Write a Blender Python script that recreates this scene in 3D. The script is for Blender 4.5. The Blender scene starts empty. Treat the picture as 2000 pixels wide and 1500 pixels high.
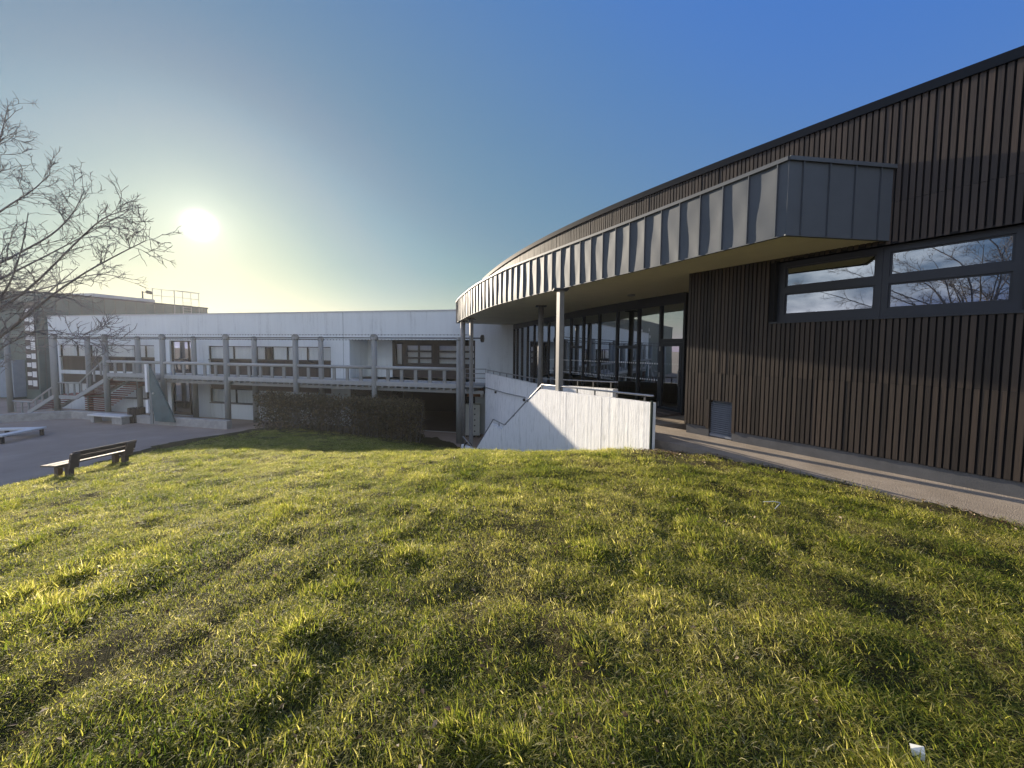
import bpy, bmesh, math, random
import numpy as np
from mathutils import Vector, Matrix
random.seed(7); rng = np.random.default_rng(7)
scene = bpy.context.scene
C = scene.collection

# ------------------------------------------------------------------ camera
EYE = 2.1
PITCH, ROLL = math.radians(3.2), math.radians(0.5)
FPX, CX, CY = 751.0, 1000.0, 722.0           # focal length / optical centre in photo pixels (2000x1500)
_f = np.array([0, math.cos(PITCH), -math.sin(PITCH)])
_r0 = np.array([1.0, 0, 0]); _u0 = np.array([0, math.sin(PITCH), math.cos(PITCH)])
_r = _r0*math.cos(ROLL) + _u0*math.sin(ROLL)
_u = _u0*math.cos(ROLL) - _r0*math.sin(ROLL)
cam_data = bpy.data.cameras.new("camera")
cam = bpy.data.objects.new("camera", cam_data); C.objects.link(cam)
cam_data.sensor_fit = 'HORIZONTAL'; cam_data.sensor_width = 36.0
cam_data.lens = 36.0*FPX/2000.0
cam_data.shift_y = -(750.0-CY)/2000.0
cam_data.clip_start = 0.05; cam_data.clip_end = 3000
cam.matrix_world = Matrix(((_r[0], _u[0], -_f[0], 0), (_r[1], _u[1], -_f[1], 0), (_r[2], _u[2], -_f[2], EYE), (0, 0, 0, 1)))
scene.camera = cam

# ------------------------------------------------------------------ light
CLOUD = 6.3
SUN_AZ, SUN_EL = math.radians(-38.67), math.radians(13.44)
sun_dir = Vector((math.sin(SUN_AZ)*math.cos(SUN_EL), math.cos(SUN_AZ)*math.cos(SUN_EL), math.sin(SUN_EL)))
world = bpy.data.worlds.new("World"); scene.world = world; world.use_nodes = True
nt = world.node_tree; nt.nodes.clear()
sky = nt.nodes.new('ShaderNodeTexSky'); sky.sky_type = 'NISHITA'; sky.sun_disc = False
sky.sun_elevation = SUN_EL; sky.sun_rotation = SUN_AZ
sky.altitude = 100; sky.air_density = 1.5; sky.dust_density = 0.5; sky.ozone_density = 6.0
bg = nt.nodes.new('ShaderNodeBackground'); bg.inputs['Strength'].default_value = 0.1
outw = nt.nodes.new('ShaderNodeOutputWorld')
def wmath(op, a, b=None):
    n = nt.nodes.new('ShaderNodeMath'); n.operation = op
    for i, x in enumerate((a, b)):
        if x is None: continue
        if isinstance(x, (int, float)): n.inputs[i].default_value = x
        else: nt.links.new(x, n.inputs[i])
    return n.outputs[0]
# grade of the sky: the photograph compresses its range strongly
sep = nt.nodes.new('ShaderNodeSeparateColor'); nt.links.new(sky.outputs[0], sep.inputs[0])
comb = nt.nodes.new('ShaderNodeCombineColor')
CURVES = ([(0, 0), (.45, .07), (.6, .095), (.8, .125), (1.34, .18), (2., .245), (2.7, .305), (3.5, .375), (4.7, .44), (8.6, .70), (12, .9)],
          [(0, .1), (1.2, .205), (1.57, .235), (2.5, .295), (3.3, .345), (4.3, .435), (5.3, .50), (6., .54), (9.3, .75), (12, .88)],
          [(0, .6), (2.4, .56), (3.1, .49), (4.4, .44), (5.3, .455), (6.3, .52), (7.8, .56), (12, .66)])
for i, pts in enumerate(CURVES):
    fc = nt.nodes.new('ShaderNodeFloatCurve'); cu = fc.mapping.curves[0]
    cu.points[0].location = (pts[0][0]/12, pts[0][1]); cu.points[1].location = (pts[-1][0]/12, pts[-1][1])
    for x, y in pts[1:-1]: cu.points.new(x/12, y)
    for q in cu.points: q.handle_type = 'AUTO_CLAMPED'
    fc.mapping.update()
    nt.links.new(wmath('MINIMUM', wmath('MULTIPLY', sep.outputs[i], 1/12.0), 1.0), fc.inputs['Value'])
    nt.links.new(wmath('MULTIPLY', fc.outputs[0], 5.0), comb.inputs[i])
# the glow of thin haze around the sun, as part of the sky
geo = nt.nodes.new('ShaderNodeTexCoord')
dot = nt.nodes.new('ShaderNodeVectorMath'); dot.operation = 'DOT_PRODUCT'; dot.inputs[1].default_value = sun_dir
nt.links.new(geo.outputs['Generated'], dot.inputs[0])
c0 = wmath('MAXIMUM', dot.outputs['Value'], 0.0)
# pale cream band of haze along the horizon on the sun's side
sxyz = nt.nodes.new('ShaderNodeSeparateXYZ'); nt.links.new(geo.outputs['Generated'], sxyz.inputs[0])
hz = wmath('POWER', wmath('MAXIMUM', wmath('SUBTRACT', 1.0, wmath('MULTIPLY', wmath('ABSOLUTE', sxyz.outputs[2]), 5.0)), 0.0), 2.0)
hz = wmath('MULTIPLY', hz, wmath('POWER', c0, .8))
hv = nt.nodes.new('ShaderNodeVectorMath'); hv.operation = 'SCALE'; hv.inputs[0].default_value = (1.9, 1.6, 1.45); nt.links.new(hz, hv.inputs['Scale'])
g1 = wmath('MULTIPLY', wmath('POWER', c0, 8000.0), 25.0)
g2 = wmath('MULTIPLY', wmath('POWER', c0, 110.0), .3)
g3 = wmath('MULTIPLY', wmath('POWER', c0, 600.0), .9)
gs = wmath('ADD', wmath('ADD', g1, g2), g3)
# broken sunlit cloud behind the photographer (mirrored in the window band), brightened to lift shade
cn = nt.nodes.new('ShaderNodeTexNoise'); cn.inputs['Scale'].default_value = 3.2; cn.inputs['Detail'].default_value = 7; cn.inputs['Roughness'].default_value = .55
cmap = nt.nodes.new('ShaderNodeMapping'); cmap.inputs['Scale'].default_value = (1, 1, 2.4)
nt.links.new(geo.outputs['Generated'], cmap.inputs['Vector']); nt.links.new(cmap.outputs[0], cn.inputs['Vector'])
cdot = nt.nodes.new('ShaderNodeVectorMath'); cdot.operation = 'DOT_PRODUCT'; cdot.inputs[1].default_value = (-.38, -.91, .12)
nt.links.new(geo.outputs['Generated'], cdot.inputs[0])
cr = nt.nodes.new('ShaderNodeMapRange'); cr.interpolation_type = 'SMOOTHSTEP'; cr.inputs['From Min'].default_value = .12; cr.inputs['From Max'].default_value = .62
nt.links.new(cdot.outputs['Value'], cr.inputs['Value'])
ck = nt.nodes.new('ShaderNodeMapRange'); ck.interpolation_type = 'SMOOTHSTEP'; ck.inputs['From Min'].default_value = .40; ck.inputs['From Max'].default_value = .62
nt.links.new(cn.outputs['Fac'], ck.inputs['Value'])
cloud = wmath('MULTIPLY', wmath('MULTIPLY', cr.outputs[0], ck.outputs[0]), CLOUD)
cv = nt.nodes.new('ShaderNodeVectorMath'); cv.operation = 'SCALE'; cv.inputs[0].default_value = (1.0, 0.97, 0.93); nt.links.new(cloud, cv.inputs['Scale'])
glow = nt.nodes.new('ShaderNodeVectorMath'); glow.operation = 'SCALE'; glow.inputs[0].default_value = (1.0, 0.96, 0.86)
nt.links.new(gs, glow.inputs['Scale'])
addc = nt.nodes.new('ShaderNodeVectorMath'); addc.operation = 'ADD'
nt.links.new(comb.outputs[0], addc.inputs[0]); nt.links.new(glow.outputs[0], addc.inputs[1])
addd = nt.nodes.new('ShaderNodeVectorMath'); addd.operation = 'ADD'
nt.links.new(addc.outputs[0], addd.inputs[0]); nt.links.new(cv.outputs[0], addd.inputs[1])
adde = nt.nodes.new('ShaderNodeVectorMath'); adde.operation = 'ADD'
nt.links.new(addd.outputs[0], adde.inputs[0]); nt.links.new(hv.outputs[0], adde.inputs[1])
nt.links.new(adde.outputs[0], bg.inputs['Color']); nt.links.new(bg.outputs[0], outw.inputs[0])
sl = bpy.data.lights.new("sun", 'SUN'); sl.energy = 5.0; sl.angle = math.radians(0.5); sl.color = (1.0, 0.86, 0.68)
sun = bpy.data.objects.new("sun", sl); C.objects.link(sun)
sun.rotation_euler = sun_dir.to_track_quat('Z', 'Y').to_euler(); sun.location = (-30, 40, 30)
scene.view_settings.view_transform = 'Standard'; scene.view_settings.look = 'None'
scene.view_settings.exposure = 1.0; scene.view_settings.gamma = 1.0
scene.render.engine = 'CYCLES'
cy = scene.cycles
cy.max_bounces = 8; cy.diffuse_bounces = 3; cy.glossy_bounces = 4; cy.transmission_bounces = 6; cy.transparent_max_bounces = 12
cy.use_denoising = True; cy.sample_clamp_indirect = 6.0
cy.caustics_reflective = False; cy.caustics_refractive = False

# ------------------------------------------------------------------ measuring helpers (photo pixel + known distance -> place in the world)
def ray(px, py): return _f + _r*((px-CX)/FPX) - _u*((py-CY)/FPX)
def gY(px, py, Y):
    d = ray(px, py); return Vector(np.array([0, 0, EYE]) + d*(Y/d[1]))
def gZ(px, py, z):
    d = ray(px, py); return Vector(np.array([0, 0, EYE]) + d*((z-EYE)/d[2]))
def gP(px, py, a, n):
    """point where the line of sight meets the vertical plane through a with plan normal n"""
    d = ray(px, py); t = (a[0]*n[0]+a[1]*n[1])/(d[0]*n[0]+d[1]*n[1])
    return Vector(np.array([0, 0, EYE]) + d*t)

# ------------------------------------------------------------------ object helpers
class MB:
    def __init__(self): self.v = []; self.f = []; self.m = Matrix.Identity(4)
    def add(self, vs, fs):
        o = len(self.v); self.v += [tuple(x) for x in vs]; self.f += [tuple(i+o for i in q) for q in fs]
    def hexa(self, p):   # 8 points, bottom ring 0-3, top ring 4-7
        self.add(p, [(3,2,1,0),(4,5,6,7),(0,1,5,4),(1,2,6,5),(2,3,7,6),(3,0,4,7)])
    def box(self, x0, x1, y0, y1, z0, z1, fn=None):
        p = [(x0,y0,z0),(x1,y0,z0),(x1,y1,z0),(x0,y1,z0),(x0,y0,z1),(x1,y0,z1),(x1,y1,z1),(x0,y1,z1)]
        self.hexa([fn(*q) if fn else q for q in p])
    def bar(self, a, b, w, h, up=(0,0,1)):
        a = Vector(a); b = Vector(b); d = (b-a).normalized(); u = Vector(up)
        s = d.cross(u)
        if s.length < 1e-4: s = d.cross(Vector((1,0,0)))
        s.normalize(); u = s.cross(d).normalized()
        s = s*(w/2); u = u*(h/2)
        self.hexa([a-s-u, a+s-u, b+s-u, b-s-u, a-s+u, a+s+u, b+s+u, b-s+u])
    def tube(self, pts, rad, n=8, cap=True):
        pts = [Vector(p) for p in pts]
        if not hasattr(rad, '__len__'): rad = [rad]*len(pts)
        rings = []; ref = None
        for i, p in enumerate(pts):
            d = (pts[min(i+1, len(pts)-1)]-pts[max(i-1, 0)])
            if d.length < 1e-9: d = Vector((0,0,1))
            d.normalize()
            if ref is None: ref = Vector((0,0,1)) if abs(d.z) < .9 else Vector((1,0,0))
            s = d.cross(ref).normalized(); t = s.cross(d).normalized(); ref = t
            rings.append([p + (s*math.cos(2*math.pi*k/n)+t*math.sin(2*math.pi*k/n))*rad[i] for k in range(n)])
        vs = [q for r in rings for q in r]; fs = []
        for i in range(len(pts)-1):
            for k in range(n):
                a = i*n+k; b = i*n+(k+1) % n
                fs.append((a, b, b+n, a+n))
        if cap: fs.append(tuple(range(n-1, -1, -1))); fs.append(tuple((len(pts)-1)*n+k for k in range(n)))
        self.add(vs, fs)
    def prism(self, poly, z0, z1):
        n = len(poly)
        zz0 = z0 if hasattr(z0, '__len__') else [z0]*n; zz1 = z1 if hasattr(z1, '__len__') else [z1]*n
        self.add([(p[0], p[1], zz0[i]) for i, p in enumerate(poly)]+[(p[0], p[1], zz1[i]) for i, p in enumerate(poly)],
                 [tuple(range(n-1, -1, -1)), tuple(range(n, 2*n))]+[(i, (i+1) % n, n+(i+1) % n, n+i) for i in range(n)])
    def quad(self, a, b, c, d): self.add([a, b, c, d], [(0, 1, 2, 3)])
    def build(self, name, mat, parent=None, smooth=False, bevel=0, mw=None):
        me = bpy.data.meshes.new(name); me.from_pydata([tuple(v) for v in self.v], [], self.f); me.update()
        if len(self.f) < 30000 and name not in ('curtain',):
            bm = bmesh.new(); bm.from_mesh(me); bmesh.ops.recalc_face_normals(bm, faces=bm.faces); bm.to_mesh(me); bm.free()
        if mat: me.materials.append(mat)
        o = bpy.data.objects.new(name, me); C.objects.link(o)
        if mw is not None: o.matrix_world = mw
        if parent is not None: put(o, parent)
        if smooth: me.polygons.foreach_set('use_smooth', [True]*len(me.polygons))
        if bevel:
            b = o.modifiers.new('bevel', 'BEVEL'); b.width = bevel; b.segments = 2; b.limit_method = 'ANGLE'; b.angle_limit = .6
        return o
def build_split(self, name, mat, parent=None, **kw):
    """every loose piece of the mesh builder becomes an object of its own"""
    n = len(self.v); root = list(range(n))
    def find(i):
        while root[i] != i: root[i] = root[root[i]]; i = root[i]
        return i
    for f in self.f:
        a = find(f[0])
        for b in f[1:]: root[find(b)] = a
    gr = {}
    for f in self.f: gr.setdefault(find(f[0]), []).append(f)
    out = []
    for fs in gr.values():
        idx = sorted({i for f in fs for i in f}); mp = {k: j for j, k in enumerate(idx)}
        m = MB(); m.v = [self.v[i] for i in idx]; m.f = [tuple(mp[i] for i in f) for f in fs]; out.append(m.build(name, mat, parent, **kw))
    return out
MB.build_split = build_split
def put(o, parent):
    o.parent = parent; o.matrix_parent_inverse = wm(parent).inverted()
def wm(o):
    m = o.matrix_basis.copy()
    if o.parent: return wm(o.parent) @ o.matrix_parent_inverse @ m
    return m
def tag(o, label, cat, group=None, kind=None):
    o['label'] = label
    if cat: o['category'] = cat
    if group: o['group'] = group
    if kind: o['kind'] = kind
    return o
def thing(name, label, cat, loc=(0, 0, 0), group=None):
    o = bpy.data.objects.new(name, None); C.objects.link(o); o.location = loc; o.empty_display_size = .2
    return tag(o, label, cat, group)
def structure(o): o['kind'] = 'structure'; return o

# ------------------------------------------------------------------ materials
def new_mat(name):
    m = bpy.data.materials.new(name); m.use_nodes = True
    return m, m.node_tree, m.node_tree.nodes['Principled BSDF']
def N(nt, typ, **kw):
    n = nt.nodes.new(typ)
    for k, v in kw.items():
        if k in n.inputs.keys() if isinstance(k, str) else False: n.inputs[k].default_value = v
        else: setattr(n, k, v)
    return n
def ramp(nt, fac, stops):
    r = nt.nodes.new('ShaderNodeValToRGB'); els = r.color_ramp.elements
    while len(els) < len(stops): els.new(.5)
    for e, (p, c) in zip(els, stops): e.position = p; e.color = (*c, 1)
    nt.links.new(fac, r.inputs[0]); return r.outputs[0]
def noise(nt, scale, detail=4, rough=.6, stretch=None, coord='Object'):
    tc = nt.nodes.new('ShaderNodeTexCoord'); src = tc.outputs[coord]
    if stretch:
        mp = nt.nodes.new('ShaderNodeMapping'); mp.inputs['Scale'].default_value = stretch
        nt.links.new(src, mp.inputs['Vector']); src = mp.outputs[0]
    n = nt.nodes.new('ShaderNodeTexNoise'); n.inputs['Scale'].default_value = scale
    n.inputs['Detail'].default_value = detail; n.inputs['Roughness'].default_value = rough
    nt.links.new(src, n.inputs['Vector']); return n.outputs['Fac']
def bump(nt, p, h, strength, dist=.01):
    b = nt.nodes.new('ShaderNodeBump'); b.inputs['Strength'].default_value = strength; b.inputs['Distance'].default_value = dist
    nt.links.new(h, b.inputs['Height']); nt.links.new(b.outputs[0], p.inputs['Normal']); return b
def mathn(nt, op, a, b=0.0, c=None):
    n = nt.nodes.new('ShaderNodeMath'); n.operation = op
    for i, x in enumerate((a, b, c)):
        if x is None: continue
        if isinstance(x, (int, float)): n.inputs[i].default_value = x
        else: nt.links.new(x, n.inputs[i])
    return n.outputs[0]
def pmat(name, col, rough=.7, var=.18, scale=3.0, bmp=.25, bscale=40, metal=0.0, spec=.4, stretch=None):
    m, t, p = new_mat(name)
    n = noise(t, scale, 6, .65, stretch)
    lo = tuple(c*(1-var) for c in col); hi = tuple(min(1, c*(1+var)) for c in col)
    t.links.new(ramp(t, n, [(.3, lo), (.7, hi)]), p.inputs['Base Color'])
    p.inputs['Roughness'].default_value = rough; p.inputs['Metallic'].default_value = metal
    p.inputs['Specular IOR Level'].default_value = spec
    if bmp: bump(t, p, noise(t, bscale, 4, .6, stretch), bmp, .01)
    return m
def timber_mat(name, col, var=.35, rough=.75, axis='z', spec=.3):
    m, t, p = new_mat(name)
    g = t.nodes.new('ShaderNodeNewGeometry')
    st = {'z': (14, 14, .7), 'x': (.7, 14, 14), 'y': (14, .7, 14)}[axis]
    grain = noise(t, 4, 6, .65, st)
    blot = noise(t, 1.3, 4, .6)
    a = mathn(t, 'MULTIPLY_ADD', g.outputs['Random Per Island'], .62, mathn(t, 'MULTIPLY_ADD', grain, .6, mathn(t, 'MULTIPLY', blot, .35)))
    a = mathn(t, 'SUBTRACT', a, .30)
    t.links.new(ramp(t, a, [(.0, tuple(c*(1-var*1.3) for c in col)), (.5, col), (1., (col[0]*(1+var*1.3), col[1]*(1+var*1.15), col[2]*(1+var)))]), p.inputs['Base Color'])
    p.inputs['Roughness'].default_value = rough; p.inputs['Specular IOR Level'].default_value = spec
    bump(t, p, grain, .35, .006)
    return m
def glass_mat(name, base_refl=.16, tint=(.42, .47, .48)):
    m = bpy.data.materials.new(name); m.use_nodes = True; t = m.node_tree; t.nodes.clear()
    out = t.nodes.new('ShaderNodeOutputMaterial'); mix = t.nodes.new('ShaderNodeMixShader')
    tr = t.nodes.new('ShaderNodeBsdfTransparent'); tr.inputs[0].default_value = (*tint, 1)
    gl = t.nodes.new('ShaderNodeBsdfGlossy'); gl.inputs['Roughness'].default_value = .008; gl.inputs['Color'].default_value = (.9, .95, 1, 1)
    fr = t.nodes.new('ShaderNodeFresnel'); fr.inputs[0].default_value = 1.5
    wob = t.nodes.new('ShaderNodeBump'); wob.inputs['Strength'].default_value = .02; wob.inputs['Distance'].default_value = .05
    t.links.new(noise(t, .9, 1, .4), wob.inputs['Height']); t.links.new(wob.outputs[0], gl.inputs['Normal'])
    fac = mathn(t, 'ADD', fr.outputs[0], base_refl)
    gb = t.nodes.new('ShaderNodeNewGeometry')
    fac = mathn(t, 'MULTIPLY', fac, mathn(t, 'SUBTRACT', 1.0, gb.outputs['Backfacing']))
    t.links.new(fac, mix.inputs[0]); t.links.new(tr.outputs[0], mix.inputs[1]); t.links.new(gl.outputs[0], mix.inputs[2])
    t.links.new(mix.outputs[0], out.inputs[0]); return m
def board_concrete(name, col):
    m, t, p = new_mat(name)
    n1 = noise(t, 9, 3, .6, (1.0, 1.0, .02)); n2 = noise(t, 22, 6, .7, (1, 1, .25)); n3 = noise(t, 60, 4, .7, (1, 1, .5))
    h = mathn(t, 'ADD', mathn(t, 'MULTIPLY', n1, 1.0), mathn(t, 'MULTIPLY_ADD', n2, .5, mathn(t, 'MULTIPLY', n3, .25)))
    bump(t, p, h, .9, .02)
    w = noise(t, 5, 6, .75, (1.5, 1.5, .35))
    t.links.new(ramp(t, w, [(.30, (col[0]*.60, col[1]*.62, col[2]*.56)), (.40, tuple(c*.86 for c in col)), (.50, col), (.8, tuple(min(.86, c*1.04) for c in col))]), p.inputs['Base Color'])
    p.inputs['Roughness'].default_value = .8; p.inputs['Specular IOR Level'].default_value = .25
    return m
M = {}
M['slat'] = timber_mat('stained_timber', (.046, .034, .025), .5, .55, spec=.4)
M['membrane'] = pmat('dark_membrane', (.008, .008, .009), .9, .1, 2, 0)
M['anthracite'] = pmat('anthracite_metal', (.028, .032, .038), .42, .1, 4, .05, 80)
M['plinth'] = pmat('grey_render_plinth', (.11, .11, .11), .85, .2, 2.5, .3, 60)
M['zinc'] = pmat('quartz_zinc', (.10, .112, .126), .55, .10, 1.5, .05, 12, metal=.18, spec=.2)
M['soffit'] = pmat('soffit_paint', (.76, .70, .54), .85, .06, 1.2, .05, 60)
M['glass'] = glass_mat('window_glass', .36)
M['glass_far'] = glass_mat('window_glass_thin', .02, (.93, .95, .95))
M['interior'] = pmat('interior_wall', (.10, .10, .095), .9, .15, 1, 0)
M['white_conc'] = board_concrete('white_board_concrete', (.80, .80, .79))
M['steel'] = pmat('galvanised_steel', (.33, .33, .33), .4, .12, 8, .04, 60, metal=.6)
M['vent_metal'] = pmat('vent_metal', (.27, .29, .32), .5, .08, 6, .04)
M['col_paint'] = pmat('grey_column_paint', (.20, .20, .195), .6, .14, 4, .12, 50)
M['darkgreen'] = pmat('dark_green_paint', (.02, .035, .03), .5, .1, 4, .05)
def streaky(name, col):
    m, t, p = new_mat(name)
    a = noise(t, 2.2, 6, .7, (1.6, 1.6, .12)); b = noise(t, .35, 4, .6); c = noise(t, 9, 4, .7)
    f = mathn(t, 'MULTIPLY_ADD', a, .55, mathn(t, 'MULTIPLY_ADD', b, .35, mathn(t, 'MULTIPLY', c, .15)))
    t.links.new(ramp(t, f, [(.36, tuple(k*.70 for k in col)), (.48, tuple(k*.92 for k in col)), (.7, col)]), p.inputs['Base Color'])
    p.inputs['Roughness'].default_value = .88; p.inputs['Specular IOR Level'].default_value = .25
    bump(t, p, noise(t, 70, 4, .7), .2, .01); return m
M['white_render'] = streaky('white_render', (.72, .765, .765))
M['white_clean'] = pmat('white_paint', (.80, .80, .79), .7, .05, 1.2, .05, 50)
M['flashing'] = pmat('dark_flashing', (.007, .011, .018), .6, .1, 4, .03, spec=.1)
M['roof_edge'] = pmat('roof_edge_metal', (.5, .5, .5), .5, .08, 3, .03)
M['gallery_wood'] = timber_mat('grey_weathered_timber', (.34, .35, .34), .22, .8, 'x')
M['post_wood'] = timber_mat('grey_painted_log', (.25, .26, .25), .22, .8, 'z')
M['brown_panel'] = timber_mat('brown_panel', (.055, .045, .038), .3, .7)
M['brown_frame'] = pmat('brown_frame', (.035, .03, .028), .5, .15, 5, .05)
M['curtain'] = pmat('pale_curtain', (.76, .76, .74), .9, .10, 2, .5, 9, stretch=(6, 6, .15))
M['red_wood'] = timber_mat('reddish_stair_timber', (.26, .115, .09), .3, .8, 'x')
M['orange_wood'] = timber_mat('orange_timber', (.24, .105, .045), .3, .7, 'x')
M['teal'] = pmat('teal_panel', (.075, .12, .125), .6, .2, 2, .1)
M['bench_wood'] = timber_mat('bench_timber', (.15, .12, .10), .3, .75, 'x')
M['seat_wood'] = timber_mat('sunlit_seat_timber', (.19, .155, .12), .25, .6, 'x')  # paler than the bench timber: sunlight on the seat put into the colour
M['concrete'] = pmat('pale_concrete', (.36, .35, .33), .85, .2, 3, .4, 50)
M['stone_top'] = pmat('white_slab', (.66, .65, .62), .6, .08, 4, .1)
M['gym_wall'] = pmat('gym_cladding', (.095, .13, .12), .7, .15, .6, .1, 20)
M['gym_side'] = pmat('gym_side_cladding', (.10, .115, .10), .7, .18, .5, .1, 20)
M['pale_blue'] = pmat('pale_blue_panel', (.22, .27, .32), .7, .1, 2, .05)
M['bark'] = pmat('bark', (.20, .18, .175), .9, .3, 12, .8, 30)
M['hedge_leaf'] = None
M['locker'] = pmat('cream_locker', (.55, .56, .50), .6, .08, 3, .04)
M['black'] = pmat('black_rubber', (.012, .012, .012), .6, .2, 4, .1)
M['asphalt'] = None

def ground_mats():
    # courtyard asphalt
    m, t, p = new_mat('worn_asphalt')
    a = noise(t, 120, 3, .8); b = noise(t, .5, 5, .6)
    f = mathn(t, 'MULTIPLY_ADD', b, .75, mathn(t, 'MULTIPLY', a, .35))
    t.links.new(ramp(t, f, [(.3, (.19, .145, .11)), (.5, (.29, .23, .18)), (.62, (.32, .255, .20)), (.8, (.41, .335, .27))]), p.inputs['Base Color'])
    p.inputs['Roughness'].default_value = .85; bump(t, p, a, .5, .01); M['asphalt'] = m
    # footpath: tan asphalt with stones
    m, t, p = new_mat('tan_path')
    a = noise(t, 90, 3, .8); b = noise(t, 1.5, 6, .65); v = t.nodes.new('ShaderNodeTexVoronoi'); v.inputs['Scale'].default_value = 85
    tc = t.nodes.new('ShaderNodeTexCoord'); t.links.new(tc.outputs['Object'], v.inputs['Vector'])
    f = mathn(t, 'MULTIPLY_ADD', b, .6, mathn(t, 'MULTIPLY_ADD', a, .35, mathn(t, 'MULTIPLY', v.outputs['Distance'], .25)))
    t.links.new(ramp(t, f, [(.3, (.13, .11, .08)), (.55, (.27, .222, .168)), (.85, (.41, .35, .275))]), p.inputs['Base Color'])
    p.inputs['Roughness'].default_value = .85; bump(t, p, mathn(t, 'ADD', a, v.outputs['Distance']), .6, .01); M['path'] = m
    # soil and thatch under the grass
    m, t, p = new_mat('lawn_soil')
    a = noise(t, 60, 5, .75); b = noise(t, 1.1, 5, .65); c = noise(t, 14, 4, .7)
    f = mathn(t, 'MULTIPLY_ADD', b, .55, mathn(t, 'MULTIPLY_ADD', a, .35, mathn(t, 'MULTIPLY', c, .3)))
    t.links.new(ramp(t, f, [(.33, (.034, .024, .015)), (.5, (.056, .042, .022)), (.66, (.062, .060, .020)), (.85, (.12, .10, .045))]), p.inputs['Base Color'])
    p.inputs['Roughness'].default_value = .95; p.inputs['Specular IOR Level'].default_value = .1; bump(t, p, mathn(t, 'ADD', a, c), .9, .03); M['soil'] = m
ground_mats()

def leafy(name, stops, trans=.35, attr='tint', use_inst=True, tmul=(1.3, 1.3, .9)):
    m = bpy.data.materials.new(name); m.use_nodes = True; t = m.node_tree; t.nodes.clear()
    out = t.nodes.new('ShaderNodeOutputMaterial')
    at = t.nodes.new('ShaderNodeAttribute'); at.attribute_name = attr
    f = at.outputs['Fac']
    if use_inst:
        ai = t.nodes.new('ShaderNodeAttribute'); ai.attribute_type = 'INSTANCER'; ai.attribute_name = 'dry'
        f = mathn(t, 'ADD', f, ai.outputs['Fac'])
    col = ramp(t, f, stops)
    d = t.nodes.new('ShaderNodeBsdfPrincipled'); d.inputs['Roughness'].default_value = .55; d.inputs['Specular IOR Level'].default_value = .22
    t.links.new(col, d.inputs['Base Color'])
    tl = t.nodes.new('ShaderNodeBsdfTranslucent')
    mul = t.nodes.new('ShaderNodeVectorMath'); mul.operation = 'MULTIPLY'; mul.inputs[1].default_value = tmul
    t.links.new(col, mul.inputs[0]); t.links.new(mul.outputs[0], tl.inputs[0])
    mx = t.nodes.new('ShaderNodeMixShader'); mx.inputs[0].default_value = trans
    t.links.new(d.outputs[0], mx.inputs[1]); t.links.new(tl.outputs[0], mx.inputs[2]); t.links.new(mx.outputs[0], out.inputs[0])
    return m
M['grass'] = leafy('grass_blades', [(0., (.034, .062, .010)), (.25, (.088, .112, .020)), (.5, (.185, .19, .040)), (.75, (.31, .28, .10)), (1., (.55, .49, .30))], .6, tmul=(2.55, 2.6, 1.7))
M['hedge_leaf'] = leafy('dry_hedge_leaves', [(0., (.034, .032, .018)), (.5, (.095, .08, .046)), (.8, (.17, .13, .075)), (1., (.30, .24, .15))], .42, use_inst=False)
M['litter'] = leafy('dead_leaves', [(0., (.06, .035, .02)), (.5, (.16, .10, .055)), (1., (.42, .33, .22))], .2, use_inst=False)

# ------------------------------------------------------------------ terrain
def tps_fit(P, z):
    n = len(P); d = np.linalg.norm(P[:, None]-P[None], axis=2)
    K = np.where(d > 0, d*d*np.log(d+1e-12), 0)+np.eye(n)*.5
    Q = np.hstack([np.ones((n, 1)), P]); A = np.zeros((n+3, n+3)); A[:n, :n] = K; A[:n, n:] = Q; A[n:, :n] = Q.T
    return np.linalg.solve(A, np.concatenate([z, np.zeros(3)]))
CP = np.array([
    (0, 0, .5), (0, -5, .55), (0, -11, .5), (7, -6, .42), (-7, -6, .1), (-3.5, 2.2, .36), (3, 2.2, .45), (-14, -8, -.6), (10, -11, .4),
    (7.2, 1.6, .33), (5.28, 4.0, .30), (4.28, 5.1, .30), (2.77, 6.9, .25), (2.62, 7.3, .12), (1.36, 10.24, -.82), (0, 13.3, -1.65), (-1.73, 17.28, -2.66),
    (-1.32, 9.94, -.63), (-10.3, 11.05, -1.03), (-5.8, 11., -.92), (-14.4, 21.8, -2.60), (-4.5, 19, -2.72), (-2.5, 18.6, -2.9),
    (-18, 15.2, -3.12), (-18.6, 19.1, -3.15), (-16.2, 23.2, -3.14), (-13, 9.8, -1.72), (-20.5, 11.5, -3.1), (-20, 5, -2.3), (-21, -2, -2.0),
    (-9, 17, -2.05), (-22, 19, -3.6), (-20, 25, -3.5), (-25, 12, -3.6), (-8, 5, -.35), (-4, 6, -.1)])
_W = tps_fit(CP[:, :2], CP[:, 2])
def terr(x, y):
    x = np.asarray(x, float); y = np.asarray(y, float)
    sh = x.shape; P = np.stack([x.ravel(), y.ravel()], 1); out = np.zeros(len(P))
    n = len(CP)
    for i in range(n):
        d2 = (P[:, 0]-CP[i, 0])**2+(P[:, 1]-CP[i, 1])**2
        out += _W[i]*.5*d2*np.log(d2+1e-12)
    out += _W[n]+_W[n+1]*P[:, 0]+_W[n+2]*P[:, 1]
    return out.reshape(sh)
_wd = [(rng.uniform(0, 2*math.pi), rng.uniform(.7, 1.4), rng.uniform(0, 6.28)) for _ in range(24)]
def wav(x, y, k, o=0):
    s = 0
    for i in range(8):
        a, m, p = _wd[(i+o*5) % 24]
        s = s+np.sin((x*math.cos(a)+y*math.sin(a))*k*m+p+1.1*np.sin((x*math.sin(a)-y*math.cos(a))*k*.6+p*2))
    return s/8*1.7          # about -1..1
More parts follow.
